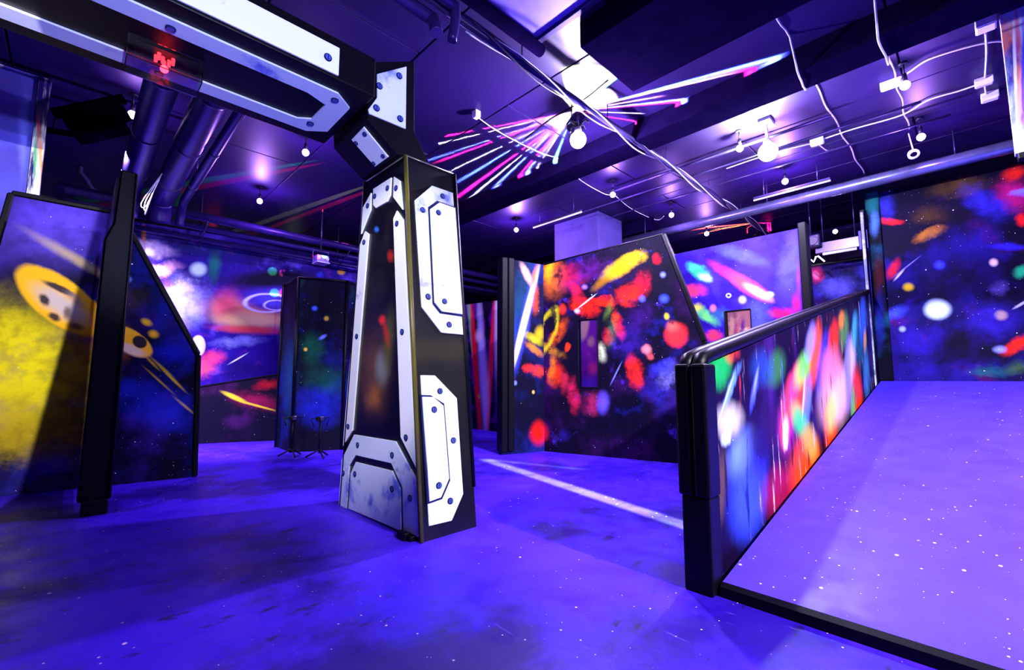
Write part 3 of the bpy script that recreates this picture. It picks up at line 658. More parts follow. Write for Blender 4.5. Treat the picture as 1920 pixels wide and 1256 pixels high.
# 3. planet mural on the back wall panel
W3 = Wall((.2, 8.62), (4.2, 8.62))
plan = mural('planet mural', W3, (58, 24, 205), [(1.1, .46, .66, (24, 10, 95), .8), (1.7, .5, .68, (120, 90, 245), .6), (3.0, .55, .7, (150, 30, 170), .35)],
    [(300, 440, 130, 25, 5, (16, 10, 60), .9, .9, .2), (560, 455, 130, 45, 5, (12, 8, 45), .95, .9, .1), (285, 466, 46, 16, 12, (240, 215, 245), .95, .9, .3), (270, 440, 5, 22, 0, (200, 110, 40), .8, .9, 0), (305, 505, 40, 12, -12, (250, 190, 220), .9, .9, .3), (350, 565, 55, 48, 20, (175, 175, 255), .8, .9, .5), (340, 540, 32, 14, -10, (235, 215, 250), .8, .9, .4),
     (372, 505, 17, 14, 0, (205, 245, 255), 1, .6, 0), (402, 500, 13, 34, 8, (20, 120, 90), .85, .8, .15), (395, 470, 60, 10, 5, (15, 40, 80), .7, .9, .2),
     (515, 560, 115, 52, -2, (150, 50, 150), .3, .8, .06), (462, 588, 74, 30, 8, (255, 165, 115), 1, .8, .05), (425, 572, 30, 34, 20, (255, 90, 110), .75, .9, .12), (480, 600, 70, 16, 2, (255, 215, 140), 1, .8, .06), (470, 618, 66, 9, 3, (255, 80, 70), .85, .8, .06), (525, 552, 74, 34, -2, (52, 26, 150), 1, .4, .03), (515, 522, 92, 20, -4, (9, 6, 36), 1, .6, .04), (520, 560, 60, 22, 0, (95, 80, 225), .7, .8, .04), (502, 568, 40, 17, 0, (240, 240, 255), 1, .5, .02, .18), (518, 572, 22, 9, 0, (240, 230, 255), .9, .5, .02, .2), (400, 670, 26, 14, -8, (255, 65, 105), .9, .9, .3), (385, 690, 22, 16, -8, (255, 90, 110), .9, .9, .3), (445, 690, 46, 24, 0, (20, 8, 80), .8, .8, .3), (450, 640, 50, 10, -5, (150, 150, 250), .7, .9, .3), (372, 648, 14, 20, 0, (255, 215, 240), 1, .2, 0),
     (640, 510, 8, 6, 0, (230, 170, 30), .9, .6, 0), (653, 460, 6, 6, 0, (210, 160, 40), .9, .6, 0), (600, 515, 8, 6, 0, (40, 60, 220), .8, .8, 0), (447, 672, 22, 1.6, -30, (220, 225, 255), .9, .6, 0)], star=.6, seed=5)
t = partition(W3, 'mural_panel', 'violet mural of a ringed peach planet and clouds on the back wall', [(0, 0, .0), (4.0, 0, .0), (4.0, 0, 3.55), (0, 0, 3.35)], .1, plan, bars=[(2, 3)], bar_w=.06)
# knee wall with a sloping top in front of it
W4 = Wall(at_z(375, 832)[:2], at_z(515, 826)[:2])
kn = mural('comet knee mural', W4, (20, 8, 48), [(2, .5, .7, (60, 10, 70), .6)], [(480, 752, 50, 16, 10, (150, 20, 70), .7, .9, .3), (505, 722, 30, 10, -8, (190, 20, 40), .7, .9, .3), (440, 745, 28, 5, 24, (225, 190, 40), .95, .6, .02), (480, 760, 44, 2.4, 15, (215, 180, 40), .95, .6, .0), (440, 790, 30, 14, 0, (70, 20, 90), .5, .9, .3)], seed=8)
k0, k1 = W4.px(375, 725), W4.px(515, 703)
sl = (k1[1] - k0[1]) / (k1[0] - k0[0])
partition(W4, 'knee_wall', 'low dark wall with a yellow comet below the planet mural', [(-.1, 0, 0), (1.6, 0, 0), (1.6, 0, k0[1] + sl * (1.6 - k0[0])), (-.1, 0, k0[1] - sl * (.1 + k0[0]))], .06, kn, bars=[(2, 3)], bar_w=.03)

# 4. dark six-sided pillar box behind the column
hexp = [at_z(517, 838), at_z(545, 848), at_z(640, 843)]
h0, h1, h2 = [Vector((p.x, p.y)) for p in hexp]
WH = Wall(h1, h2); WH0 = Wall(h0, h1)
hx = thing('pillar_box', 'dark faceted star-painted box standing behind the column', 'pillar', (h1.x, h1.y + .3, 0))
hm = mural('dark star mural', WH, (10, 7, 42), [(1.6, .5, .7, (20, 30, 130), .6), (2.2, .54, .7, (10, 70, 70), .5)], [(588, 655, 22, 36, 0, (20, 120, 80), .4, .9, .4), (612, 715, 40, 28, 20, (20, 110, 90), .35, .9, .4), (600, 760, 50, 40, 0, (30, 40, 200), .6, .9, .4), (605, 632, 9, 4, -30, (120, 140, 255), .9, .8, 0), (590, 578, 6, 5, 0, (70, 100, 250), .9, .8, 0), (612, 597, 5, 5, 0, (220, 180, 60), .9, .8, 0), (573, 655, 4, 4, 0, (230, 190, 60), .9, .7, 0), (540, 700, 20, 90, 0, (20, 70, 130), .5, .9, .2)], seed=9)
wl = (h2 - h1).length; HH = 2.44
ext = Vector((0, .75))
pts2 = [h0, h1, h2, h2 + Vector((.35, .25)), h2 + Vector((.3, .75)), h0 + Vector((.25, .5))]
bm = bmesh.new(); lo = [bm.verts.new(WH.M.inverted() @ Vector((p.x, p.y, 0))) for p in pts2]; hi = [bm.verts.new(WH.M.inverted() @ Vector((p.x, p.y, HH))) for p in pts2]
bm.faces.new(lo); bm.faces.new(hi)
for i in range(6): bm.faces.new((lo[i], lo[(i + 1) % 6], hi[(i + 1) % 6], hi[i]))
from_bm('body', bm, hm, hx, WH.M)
for p in (h0, h1, h2): tube('corner_trim', [(p.x, p.y, 0), (p.x, p.y, HH)], .025, M_PAD, hx, 8)
bm = bmesh.new(); bm_tube(bm, [(p.x, p.y, HH) for p in pts2 + [pts2[0]]], .02, 6); from_bm('top_trim', bm, M_PAD, hx)

# 5. striped far panel
W5 = Wall((5.9, 7.9), (5.9, 5.4))
strp = mural('striped ray mural', W5, (30, 8, 70), [(3, .45, .6, (120, 30, 160), .7)],
    [(876, 690, 5, 160, -4, (20, 130, 90), 1, .6, .05), (884, 620, 5, 90, -6, (120, 220, 160), .8, .6, .05), (892, 690, 6, 160, -4, (255, 20, 60), 1, .5, .04), (905, 690, 8, 160, -3, (200, 190, 255), 1, .7, .06), (920, 690, 5, 150, 3, (255, 30, 80), 1, .5, .05), (912, 740, 7, 70, 0, (255, 190, 230), .9, .8, .05), (931, 640, 5, 120, 0, (240, 230, 255), .8, .7, .05), (898, 630, 8, 14, 0, (255, 220, 240), .9, .8, .05), (930, 740, 5, 70, 0, (60, 20, 120), .8, .8, .05), (898, 743, 3, 5, 0, (240, 200, 30), .9, .6, 0)], star=.3, seed=11)
x0, x1 = W5.px(872, 690)[0], W5.px(1015, 690)[0]
partition(W5, 'mural_panel', 'far panel painted with upright red and white rays beyond the column', [(x0 - 1.2, 0, 0), (x1, 0, 0), (x1, 0, 2.5), (x0 - 1.2, 0, 2.62)], .06, strp)

# 6. red nebula wall: a long leaf with a slot window and a short folded wing
WA, WC = at_z(940, 853), at_z(1283, 870); WM = at_z(1021, 846)
W6 = Wall(WM[:2], WC[:2]); W6b = Wall(WA[:2], WM[:2])
RD = (255, 38, 12)
neb_bl = [(1035, 520, 30, 40, 0, (230, 110, 15), .85, .8, .3), (1030, 505, 9, 28, 8, (215, 180, 20), .9, .7, .15), (1065, 520, 34, 26, 0, (190, 20, 70), .75, .9, .4), (1165, 500, 52, 16, -33, (215, 165, 10), 1, .5, .12), (1190, 485, 26, 14, -30, (225, 185, 20), .9, .7, .2), (1128, 530, 24, 8, -38, (150, 100, 10), .8, .8, .1),
     (1095, 575, 30, 16, 25, RD, .95, .6, .35), (1130, 565, 26, 10, 8, RD, .95, .6, .35), (1180, 550, 30, 20, -28, (255, 45, 10), 1, .6, .25), (1205, 530, 18, 26, 20, (235, 25, 50), .8, .8, .3), (1082, 550, 10, 28, -30, (235, 30, 60), .8, .8, .2), (1160, 610, 11, 30, -15, RD, .9, .6, .25), (1140, 630, 12, 16, 0, (240, 40, 60), .8, .8, .2),
     (1055, 580, 8, 11, 0, (255, 50, 30), .9, .8, .1), (1064, 652, 6, 10, 10, (255, 60, 20), .9, .6, .1), (1045, 625, 12, 32, 32, (240, 90, 20), .9, .7, .2), (1030, 655, 34, 9, 25, (215, 140, 20), .9, .7, .2), (1026, 620, 14, 40, 20, (200, 190, 20), .85, .6, .12, .35), (1040, 700, 16, 26, 0, (235, 50, 15), .85, .8, .35), (1035, 690, 8, 30, 0, (230, 130, 20), .7, .8, .2),
     (1268, 628, 23, 24, 10, (255, 45, 50), 1, .45, .1), (1262, 612, 14, 12, 0, (255, 110, 90), .7, .9, .1), (1213, 655, 10, 10, 0, (255, 140, 130), .9, .7, .1), (1190, 695, 16, 34, -10, (255, 40, 20), .95, .6, .25), (1202, 715, 9, 16, 0, (250, 40, 30), .9, .8, .2), (1218, 668, 8, 8, 0, (255, 90, 90), .8, .8, .1), (1232, 484, 9, 11, 0, (220, 20, 40), .9, .7, .1),
     (1250, 593, 6, 7, 0, (230, 200, 30), .9, .7, .05), (1245, 560, 10, 9, 0, (70, 90, 255), .8, .9, 0), (1204, 560, 7, 7, 0, (100, 110, 255), .8, .9, 0), (1243, 515, 6, 6, 0, (140, 150, 255), .8, .9, 0), (1096, 538, 6, 5, 0, (160, 120, 255), .8, .9, 0),
     (1128, 660, 10, 20, -10, (215, 225, 170), .9, .8, .15), (1148, 620, 12, 34, 15, (50, 110, 60), .7, .9, .25), (1140, 580, 8, 24, 15, (90, 120, 40), .6, .9, .2), (1112, 760, 10, 20, 0, (200, 40, 90), .7, .9, .2), (1075, 740, 12, 34, -5, (220, 30, 80), .8, .8, .25), (1058, 715, 9, 26, 0, (220, 40, 70), .7, .9, .2), (1110, 755, 22, 24, 0, (150, 30, 80), .6, .9, .3), (1130, 755, 13, 22, 0, (110, 90, 245), .8, .9, .1),
     (1250, 730, 36, 50, 20, (50, 40, 170), .7, .9, .4), (1255, 705, 20, 26, 0, (150, 150, 220), .6, .9, .4), (1240, 690, 30, 14, -20, (60, 60, 220), .7, .9, .3), (1180, 640, 40, 40, 0, (60, 30, 160), .5, .9, .4), (1200, 590, 30, 30, 0, (70, 20, 130), .5, .9, .4), (1110, 505, 40, 20, -10, (90, 20, 120), .6, .9, .4), (1010, 812, 18, 22, 0, (255, 25, 10), .95, .8, .1),
     (1100, 565, 24, 1.6, -38, (225, 225, 255), .95, .5, 0), (1082, 583, 6, 5, 0, (190, 200, 255), .9, .8, 0), (1155, 700, 26, 1.6, -64, (120, 130, 255), .9, .5, 0), (1275, 782, 4, 8, 0, (220, 170, 20), .9, .6, 0)]
neb = mural('red nebula mural', W6, (16, 7, 44), [(1.5, .48, .7, (60, 14, 90), .6), (2.6, .55, .72, (30, 30, 150), .5)], neb_bl, star=.7, seed=13, grain_lo=.35, over=[(3.2, .55, .64, (12, 4, 30), .85, (1, 1, 1)), (2.4, .60, .70, (90, 50, 225), .5, (1, 1, 1))])
# the wing carries the mural round the fold, plus a painted white sliver of light
WF = lambda: None
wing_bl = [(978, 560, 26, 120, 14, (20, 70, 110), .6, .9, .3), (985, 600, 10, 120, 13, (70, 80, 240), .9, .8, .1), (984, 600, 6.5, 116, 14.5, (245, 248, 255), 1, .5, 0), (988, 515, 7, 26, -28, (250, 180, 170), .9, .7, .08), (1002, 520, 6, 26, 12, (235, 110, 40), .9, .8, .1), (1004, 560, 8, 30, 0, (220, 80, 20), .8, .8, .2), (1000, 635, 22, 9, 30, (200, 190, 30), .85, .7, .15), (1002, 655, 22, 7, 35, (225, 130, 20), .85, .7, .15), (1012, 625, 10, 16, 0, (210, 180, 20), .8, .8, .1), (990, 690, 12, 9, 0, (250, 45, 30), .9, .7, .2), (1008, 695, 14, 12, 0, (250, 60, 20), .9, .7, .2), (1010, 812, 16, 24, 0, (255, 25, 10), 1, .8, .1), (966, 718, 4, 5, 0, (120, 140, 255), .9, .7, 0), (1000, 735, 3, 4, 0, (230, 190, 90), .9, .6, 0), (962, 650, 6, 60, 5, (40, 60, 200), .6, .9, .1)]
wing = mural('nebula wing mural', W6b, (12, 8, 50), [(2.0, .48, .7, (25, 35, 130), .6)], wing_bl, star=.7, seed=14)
t = thing('nebula_wall', 'folded wall painted with a red nebula around a slot window', 'partition', W6.M)
o6 = W6.poly([(1021, 846), (1015.5, 497), (1243, 438)]); o6[0] = (0, 0, 0)
rr = W6.px(1320, 640); o6 = [(0, 0, 0), (0.0, 0, o6[1][2]), o6[2], (rr[0], 0, rr[1]), (rr[0] + .12, 0, .9), (rr[0] + .12, 0, 0)]
s0, s1 = W6.px(1083, 600), W6.px(1122, 727)
hole = [(s0[0], 0, s1[1]), (s1[0], 0, s1[1]), (s1[0], 0, s0[1]), (s0[0], 0, s0[1])]
partition(W6, '', '', o6, .09, neb, bars=[(2, 3), (3, 4)], holes=[hole], parent=t, bar_w=.06)
edge_bar(W6, (o6[1][0], o6[1][2]), (o6[2][0], o6[2][2]), .025, .09, 'edge_trim', M_PAD, t, over=.006)
for (p, q) in ((0, 1), (1, 2), (2, 3), (3, 0)):
    edge_bar(W6, (hole[p][0], hole[p][2]), (hole[q][0], hole[q][2]), .018, .09, 'slot_frame', M_PAD, t, over=.004)
wl = W6b.len; wz0, wz1 = W6b.px(958, 486)[1], o6[1][2]
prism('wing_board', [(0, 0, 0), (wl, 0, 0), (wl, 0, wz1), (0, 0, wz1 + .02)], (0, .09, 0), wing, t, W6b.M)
for i, xx in enumerate((.0, .095)):
    prism('end_pad', [(xx - .01, -.03 - .012 * i, .03 + .01 * i), (xx + .085, -.03 - .012 * i, .03 + .01 * i), (xx + .085, -.03 - .012 * i, wz1 + .03), (xx - .01, -.03 - .012 * i, wz1 + .03)], (0, .16, 0), M_PAD, t, W6b.M, bev=.012)

# 7. blue comet wall with a square window, behind the ramp
W7 = Wall((6.2, 3.4), (6.2, 1.3))
com = mural('blue comet mural', W7, (60, 24, 215), [(1.4, .45, .68, (66, 44, 215), .8), (2.2, .50, .68, (30, 8, 110), .75)],
    [(1100, 650, 40, 90, 0, (190, 60, 190), .8, .9, .2), (1095, 615, 10, 26, 10, (255, 220, 170), .95, .5, .05), (1108, 640, 8, 12, 0, (255, 190, 150), .8, .8, .1), (1112, 690, 12, 16, 0, (255, 70, 140), .9, .8, .2), (1100, 720, 20, 14, 0, (120, 60, 220), .9, .8, .2), (1390, 480, 60, 14, 18, (90, 95, 220), .8, .8, .15), (1400, 535, 54, 14, 32, (255, 80, 90), .95, .6, .08), (1360, 510, 40, 10, 30, (255, 50, 110), .7, .9, .15), (1420, 547, 34, 9, 30, (255, 190, 150), 1, .6, .03), (1443, 552, 9, 6, 0, (200, 230, 255), .9, .8, 0), (1310, 510, 28, 13, 34, (60, 220, 130), .9, .7, .15), (1322, 520, 15, 8, 24, (205, 255, 225), .9, .8, .1), (1300, 545, 26, 13, 0, (255, 60, 70), .95, .7, .2), (1322, 590, 32, 11, 34, (120, 240, 110), .9, .7, .15), (1305, 578, 14, 10, 0, (235, 200, 60), .8, .8, .2), (1340, 630, 16, 13, 0, (255, 60, 90), .95, .7, .2), (1337, 578, 7, 8, 0, (255, 130, 150), .9, .8, 0),
     (1392, 562, 8, 8, 0, (220, 200, 120), .9, .8, 0), (1366, 554, 4, 3.4, 0, (245, 240, 255), .9, .5, 0, .5), (1465, 587, 26, 12, 0, (230, 25, 40), .85, .9, .2), (1495, 570, 12, 26, 0, (190, 20, 40), .7, .9, .2), (1480, 500, 26, 60, 10, (90, 85, 240), .7, .9, .3), (1420, 590, 30, 40, 0, (90, 100, 215), .6, .9, .3), (1350, 590, 24, 14, 0, (60, 120, 160), .6, .9, .3), (1500, 520, 8, 40, 0, (150, 60, 200), .6, .9, .1)], star=.6, seed=17)
a7, b7 = W7.px(1270, 477), W7.px(1496, 428)
hw = [W7.px(1358, 584), W7.px(1410, 640)]
hol7 = [(hw[0][0], 0, hw[1][1] - .25), (hw[1][0], 0, hw[1][1] - .25), (hw[1][0], 0, hw[0][1]), (hw[0][0], 0, hw[0][1])]
t = partition(W7, 'mural_panel', 'blue wall with pink and green comets and a square window behind the ramp', [(-1.9, 0, 0), (b7[0], 0, 0), (b7[0], 0, b7[1]), (-1.9, 0, a7[1])], .09, com, holes=[hol7])
bx = b7[0]; prism('end_pad', [(bx, -.03, 0), (bx + .09, -.03, 0), (bx + .09, -.03, b7[1] + .06), (bx, -.03, b7[1] + .06)], (0, .16, 0), M_PAD, t, W7.M, bev=.012)
for (p, q) in ((0, 1), (1, 2), (2, 3), (3, 0)):
    edge_bar(W7, (hol7[p][0], hol7[p][2]), (hol7[q][0], hol7[q][2]), .016, .09, 'window_frame', M_PAD, t, over=.004)
# pale wall glimpsed through the window
W7b = Wall((7.9, 3.6), (7.9, 1.9))
pink = mural('pale pink mural', W7b, (235, 150, 160), [(3, .45, .65, (255, 215, 160), .9)], [(1392, 612, 5, 18, 0, (90, 20, 120), .9, .8, .1), (1372, 612, 6, 24, 0, (250, 190, 150), .9, .8, .1), (1380, 620, 4, 20, 10, (220, 70, 120), .7, .8, .1)], star=0, seed=19)
partition(W7b, 'mural_panel', 'pale pink panel glimpsed through the square window', [(0, 0, 0), (1.7, 0, 0), (1.7, 0, 2.5), (0, 0, 2.5)], .06, pink)
# 8. dark blue far mural
W8 = Wall((8.6, 2.1), (8.6, .98))
far = mural('far blue mural', W8, (34, 18, 120), [(1.6, .45, .68, (64, 60, 225), .8), (2.4, .5, .7, (14, 6, 50), .6)], [(1532, 515, 16, 16, 0, (230, 40, 100), .9, .8, .2), (1530, 516, 7, 8, 0, (255, 130, 170), .9, .8, .1), (1570, 540, 36, 28, 0, (110, 110, 245), .7, .9, .4), (1600, 500, 26, 20, 0, (14, 6, 50), .9, .8, .2), (1530, 575, 26, 22, 0, (60, 10, 80), .7, .9, .2)], star=.5, seed=21)
z8 = W8.px(1560, 492)[1]
partition(W8, 'mural_panel', 'small dark blue mural panel in the gap behind the ramp rail', [(-.2, 0, 0), (1.25, 0, 0), (1.25, 0, z8), (-.2, 0, z8)], .06, far, bars=[(2, 3)], bar_w=.05)

# ------------------------------------------------------------------ ramp, platform, ramp wall
RX0, RX1, RZ = 2.25, 7.72, 0.975
RY0, RY1 = .90, -2.6
ramp = thing('ramp', 'wide violet painted ramp rising beside the ray mural wall', 'ramp', (RX0, 0, 0))
prism('ramp_deck', [(RX0, RY0, .055), (6.49, RY0, .055 + (RZ - .055) * (6.49 - RX0) / (RX1 - RX0)), (6.49, RY0, .01), (RX0, RY0, .002)], (0, RY1 - RY0, 0), M_RAMP, ramp)
prism('upper_deck_sheet', [(6.494, RY0, .0553 + (RZ - .055) * (6.494 - RX0) / (RX1 - RX0)), (RX1, RY0, RZ), (RX1, RY0, .01), (6.494, RY0, .01)], (0, RY1 - RY0, 0), M_RAMP, ramp)
prism('front_kerb', [(RX0 - .035, RY0, .0), (RX0 - .002, RY0, .0), (RX0 - .002, RY0, .058), (RX0 - .035, RY0, .045)], (0, RY1 - RY0, 0), M_BLACK, ramp)
tag(box('platform', RX1 + .004, 8.55, RY1, RY0, 0.0, RZ, M_RAMP, bev=0), 'violet platform at the top of the ramp', 'platform')

W9 = Wall((2.30, .99 - .04), (8.0, .99 - .04))
ray_bl = []
for (u, v, ru, rv, an, c, al) in [
    (1350, 690, 22, 44, 12, (20, 150, 70), .95), (1372, 660, 14, 22, 0, (230, 60, 40), .5), (1370, 730, 7, 60, 20, (110, 150, 245), .7), (1415, 730, 5, 46, 10, (70, 80, 245), .9), (1455, 690, 18, 40, 10, (50, 110, 60), .7), (1430, 690, 22, 40, 0, (30, 60, 150), .6), (1368, 790, 26, 40, 10, (190, 180, 170), .85), (1362, 820, 9, 18, 10, (200, 215, 255), .9), (1396, 850, 26, 60, 14, (110, 140, 250), .9), (1405, 930, 34, 90, 4, (55, 75, 245), .95), (1425, 860, 18, 80, 5, (40, 50, 230), .7), (1350, 920, 14, 90, 6, (95, 65, 50), .7),
    (1430, 820, 34, 70, 5, (24, 8, 40), .9), (1473, 800, 34, 64, 0, (40, 12, 60), .9), (1475, 800, 16, 58, 0, (170, 40, 140), .8), (1472, 795, 9, 46, 2, (255, 70, 40), 1), (1473, 808, 6, 36, 2, (255, 205, 190), 1), (1474, 830, 4, 14, 2, (190, 210, 255), .9), (1465, 920, 30, 60, 10, (150, 15, 70), .85),
    (1495, 740, 22, 56, 12, (255, 60, 40), .95), (1490, 720, 12, 50, 12, (250, 60, 130), .7), (1507, 690, 14, 44, 16, (110, 200, 80), .85), (1515, 750, 7, 60, 5, (100, 120, 245), .8), (1500, 790, 14, 40, -15, (60, 190, 110), .85), (1512, 870, 26, 70, 8, (255, 66, 15), 1), (1520, 830, 14, 40, -10, (190, 160, 60), .8), (1530, 660, 10, 70, 6, (255, 80, 60), .95), (1520, 640, 9, 40, 8, (150, 130, 240), .8), (1545, 690, 12, 80, 5, (90, 70, 220), .8), (1540, 760, 12, 60, 4, (70, 40, 60), .8),
    (1563, 640, 10, 46, 4, (255, 50, 30), 1), (1570, 740, 26, 70, 6, (255, 190, 190), .95), (1560, 690, 18, 50, 5, (255, 120, 150), .8), (1558, 800, 12, 80, -3, (255, 60, 20), 1), (1560, 770, 12, 46, 4, (220, 220, 110), .75), (1583, 620, 9, 40, 3, (90, 140, 70), .8), (1578, 600, 6, 20, 3, (250, 130, 40), .8), (1595, 680, 10, 60, 3, (225, 200, 240), .9), (1603, 620, 6, 40, 2, (80, 190, 240), .9), (1612, 640, 8, 60, -2, (30, 90, 120), .9), (1608, 740, 10, 60, -4, (255, 55, 30), 1), (1600, 760, 5, 40, 0, (120, 200, 120), .8), (1590, 700, 6, 80, 0, (120, 110, 250), .7), (1618, 600, 7, 50, 0, (60, 110, 250), .8), (1622, 640, 3, 26, 0, (250, 180, 60), .8), (1625, 700, 6, 60, -2, (70, 130, 190), .9), (1634, 640, 6, 100, -2, (30, 25, 120), .7)]:
    ray_bl.append((u, v, ru * 1.05, rv, an, c, al, .65, .1))
ray_bl += [(1362, 745, 2.2, 60, 18, (160, 180, 255), .9, .6, 0), (1417, 715, 3, 34, 10, (120, 130, 255), .9, .7, 0), (1507, 745, 2, 46, 4, (190, 200, 255), .8, .6, 0)]
raym = mural('ray mural', W9, (30, 12, 58), [(1.2, .48, .7, (60, 25, 110), .7)], ray_bl, star=.7, seed=23, rough=.45, stretch=(2.2, 1, .45),
    over=[(3.0, .56, .66, (12, 4, 26), .85, (3, 1, .55)), (4.0, .60, .68, (235, 215, 250), .75, (3.4, 1, .35)), (3.4, .62, .70, (255, 60, 30), .7, (3, 1, .4)), (2.6, .63, .70, (60, 110, 250), .7, (3, 1, .4)), (5.0, .6, .75, (20, 8, 40), .6, (5, 1, .3))])
a9, b9 = W9.px(1335, 668), W9.px(1622, 549)
rt_ = thing('ramp_wall', 'low ramp side wall painted with rainbow rays under a padded rail', 'partition', W9.M)
slp = (b9[1] - a9[1]) / (b9[0] - a9[0]); zt = lambda x: a9[1] + slp * (x - a9[0])
xe9 = 5.42
prism('mural_board', [(0, 0, .0), (xe9, 0, 0), (xe9, 0, zt(xe9) - .03), (0, 0, zt(0) - .03)], (0, .07, 0), raym, rt_, W9.M)
def W9p(x, y, z): return W9.M @ Vector((x, y, z))
tube('rail_pad', [W9p(-.1, .012, zt(-.1) - .06), W9p(-.04, .012, zt(-.04) + .005), W9p(.08, .012, zt(.08) + .012), W9p(xe9, .012, zt(xe9))], [.035, .037, .036, .034], M_PAD, rt_, 14)
tube('rail_pad', [W9p(-.1, .078, zt(-.1) - .06), W9p(-.04, .078, zt(-.04) + .005), W9p(.08, .078, zt(.08) + .012), W9p(xe9, .078, zt(xe9))], [.035, .037, .036, .034], M_PAD, rt_, 14)
# end post: two padded halves with a gap, narrower shoe below
for i, y in enumerate((.905, .985)):
    box('post_pad', 2.165, 2.30, y, y + .076, .44, 1.075, M_PAD, rt_, bev=.014)
box('post_core', 2.185, 2.295, .93, 1.04, .0, 1.0, M_PAD, rt_, bev=.006)
box('post_shoe', 2.175, 2.30, .912, 1.05, .0, .44, M_PAD, rt_, bev=.01)

# 9. galaxy wall on the platform
W10 = Wall((7.80, .80), (7.80, -2.6), RZ)
gal = mural('galaxy mural', W10, (18, 8, 58), [(1.1, .46, .68, (50, 30, 190), .45), (2.0, .48, .66, (8, 3, 26), .9), (1.6, .56, .72, (110, 15, 120), .4)],
    [(1760, 400, 110, 50, 0, (10, 4, 28), .8, .9, .3), (1800, 350, 60, 20, -10, (110, 75, 25), .6, .9, .4), (1740, 405, 40, 18, -8, (90, 62, 20), .55, .9, .4), (1740, 440, 36, 10, -25, (195, 125, 40), .9, .7, .2), (1800, 520, 110, 60, 0, (8, 3, 26), .8, .9, .3), (1850, 380, 60, 28, 20, (60, 50, 220), .6, .9, .4), (1905, 365, 46, 32, 30, (190, 20, 110), .85, .8, .35), (1900, 325, 26, 14, -20, (255, 40, 25), .95, .7, .15), (1915, 360, 26, 8, -10, (120, 130, 255), .9, .8, .2), (1915, 412, 12, 14, 0, (255, 30, 30), .95, .7, .1), (1668, 415, 26, 7, 3, (250, 35, 40), .95, .6, .1), (1660, 385, 20, 26, 0, (60, 60, 220), .6, .9, .2), (1675, 505, 10, 22, 28, (240, 35, 50), .9, .8, .1),
     (1757, 580, 27, 20, 0, (205, 235, 255), 1, .45, .03), (1703, 538, 11, 8, 0, (245, 205, 30), 1, .7, .03), (1863, 492, 9, 8, 0, (245, 215, 225), 1, .7, 0), (1761, 497, 11, 9, 0, (60, 70, 250), .95, .8, .03), (1877, 591, 13, 10, 0, (240, 200, 10), .95, .7, .03), (1692, 617, 7, 6, 0, (170, 190, 255), .9, .8, 0), (1674, 590, 30, 12, -25, (70, 90, 250), .8, .9, .15), (1872, 540, 18, 14, 0, (90, 80, 170), .7, .9, .2), (1915, 510, 18, 12, -35, (40, 200, 120), .95, .7, .1), (1890, 462, 40, 7, 0, (50, 40, 230), .8, .9, .1), (1905, 648, 34, 14, -28, (255, 42, 15), 1, .6, .15), (1875, 655, 14, 8, 0, (150, 160, 255), .9, .8, .05), (1855, 695, 46, 12, 0, (20, 110, 110), .8, .9, .3), (1905, 690, 26, 14, -10, (70, 110, 50), .7, .9, .2), (1860, 600, 70, 40, 0, (60, 35, 200), .6, .9, .4), (1730, 640, 50, 30, 0, (50, 25, 180), .6, .9, .4), (1790, 650, 40, 30, 0, (8, 3, 26), .8, .9, .3), (1915, 570, 20, 3, -30, (190, 200, 255), .9, .6, 0), (1686, 515, 16, 2.5, -48, (235, 230, 255), .9, .7, 0), (1700, 500, 34, 1.4, -38, (160, 150, 240), .7, .6, 0)], star=1.3, seed=27)
zt10 = W10.px(1655, 357)[1]
gw = partition(W10, 'mural_panel', 'tall dark galaxy mural wall standing at the top of the ramp', [(0, 0, 0), (3.4, 0, 0), (3.4, 0, zt10), (0, 0, zt10)], .1, gal, bars=[(2, 3)], bar_w=.02)
teal = mural('teal trim', W10, (10, 12, 42), [(2, .5, .7, (20, 90, 130), .6)], [(1636, 380, 16, 30, 0, (20, 110, 110), .9, .8, .05), (1640, 420, 10, 26, 0, (90, 140, 220), .8, .9, .1), (1648, 520, 10, 40, 0, (90, 20, 30), .7, .9, .1), (1650, 600, 10, 60, 0, (30, 40, 160), .7, .9, .1)], star=.6, seed=28)
prism('corner_post', [(-.13, -.02, 0), (.03, -.02, 0), (.03, -.02, zt10 + .01), (-.13, -.02, zt10 + .01)], (0, .16, 0), teal, gw, W10.M, bev=.012)
# return beside it; light in the gap is painted as a pale board
RL = Wall((7.46, .94), (7.80, .94), RZ - .35)
lm = mural('gap light paint', RL, (190, 215, 235), [(5, .45, .6, (235, 245, 255), .9)], [(1640, 600, 8, 40, 0, (70, 50, 190), .7, .8, .1)], star=0, seed=31)
rl = thing('gap_light_return', 'narrow pale strip painted for the light in the gap beside the galaxy wall', 'board', RL.M)
prism('board', [(.17, .0, 0), (.235, .0, 0), (.235, .0, 2.66), (.17, 0, 2.66)], (0, .03, 0), lm, rl, RL.M)  # pale strip standing in for the light in the gap
prism('black_edge', [(.24, -.01, 0), (.29, -.01, 0), (.29, -.01, 2.72), (.24, -.01, 2.72)], (0, .06, 0), M_PAD, rl, RL.M, bev=.008)

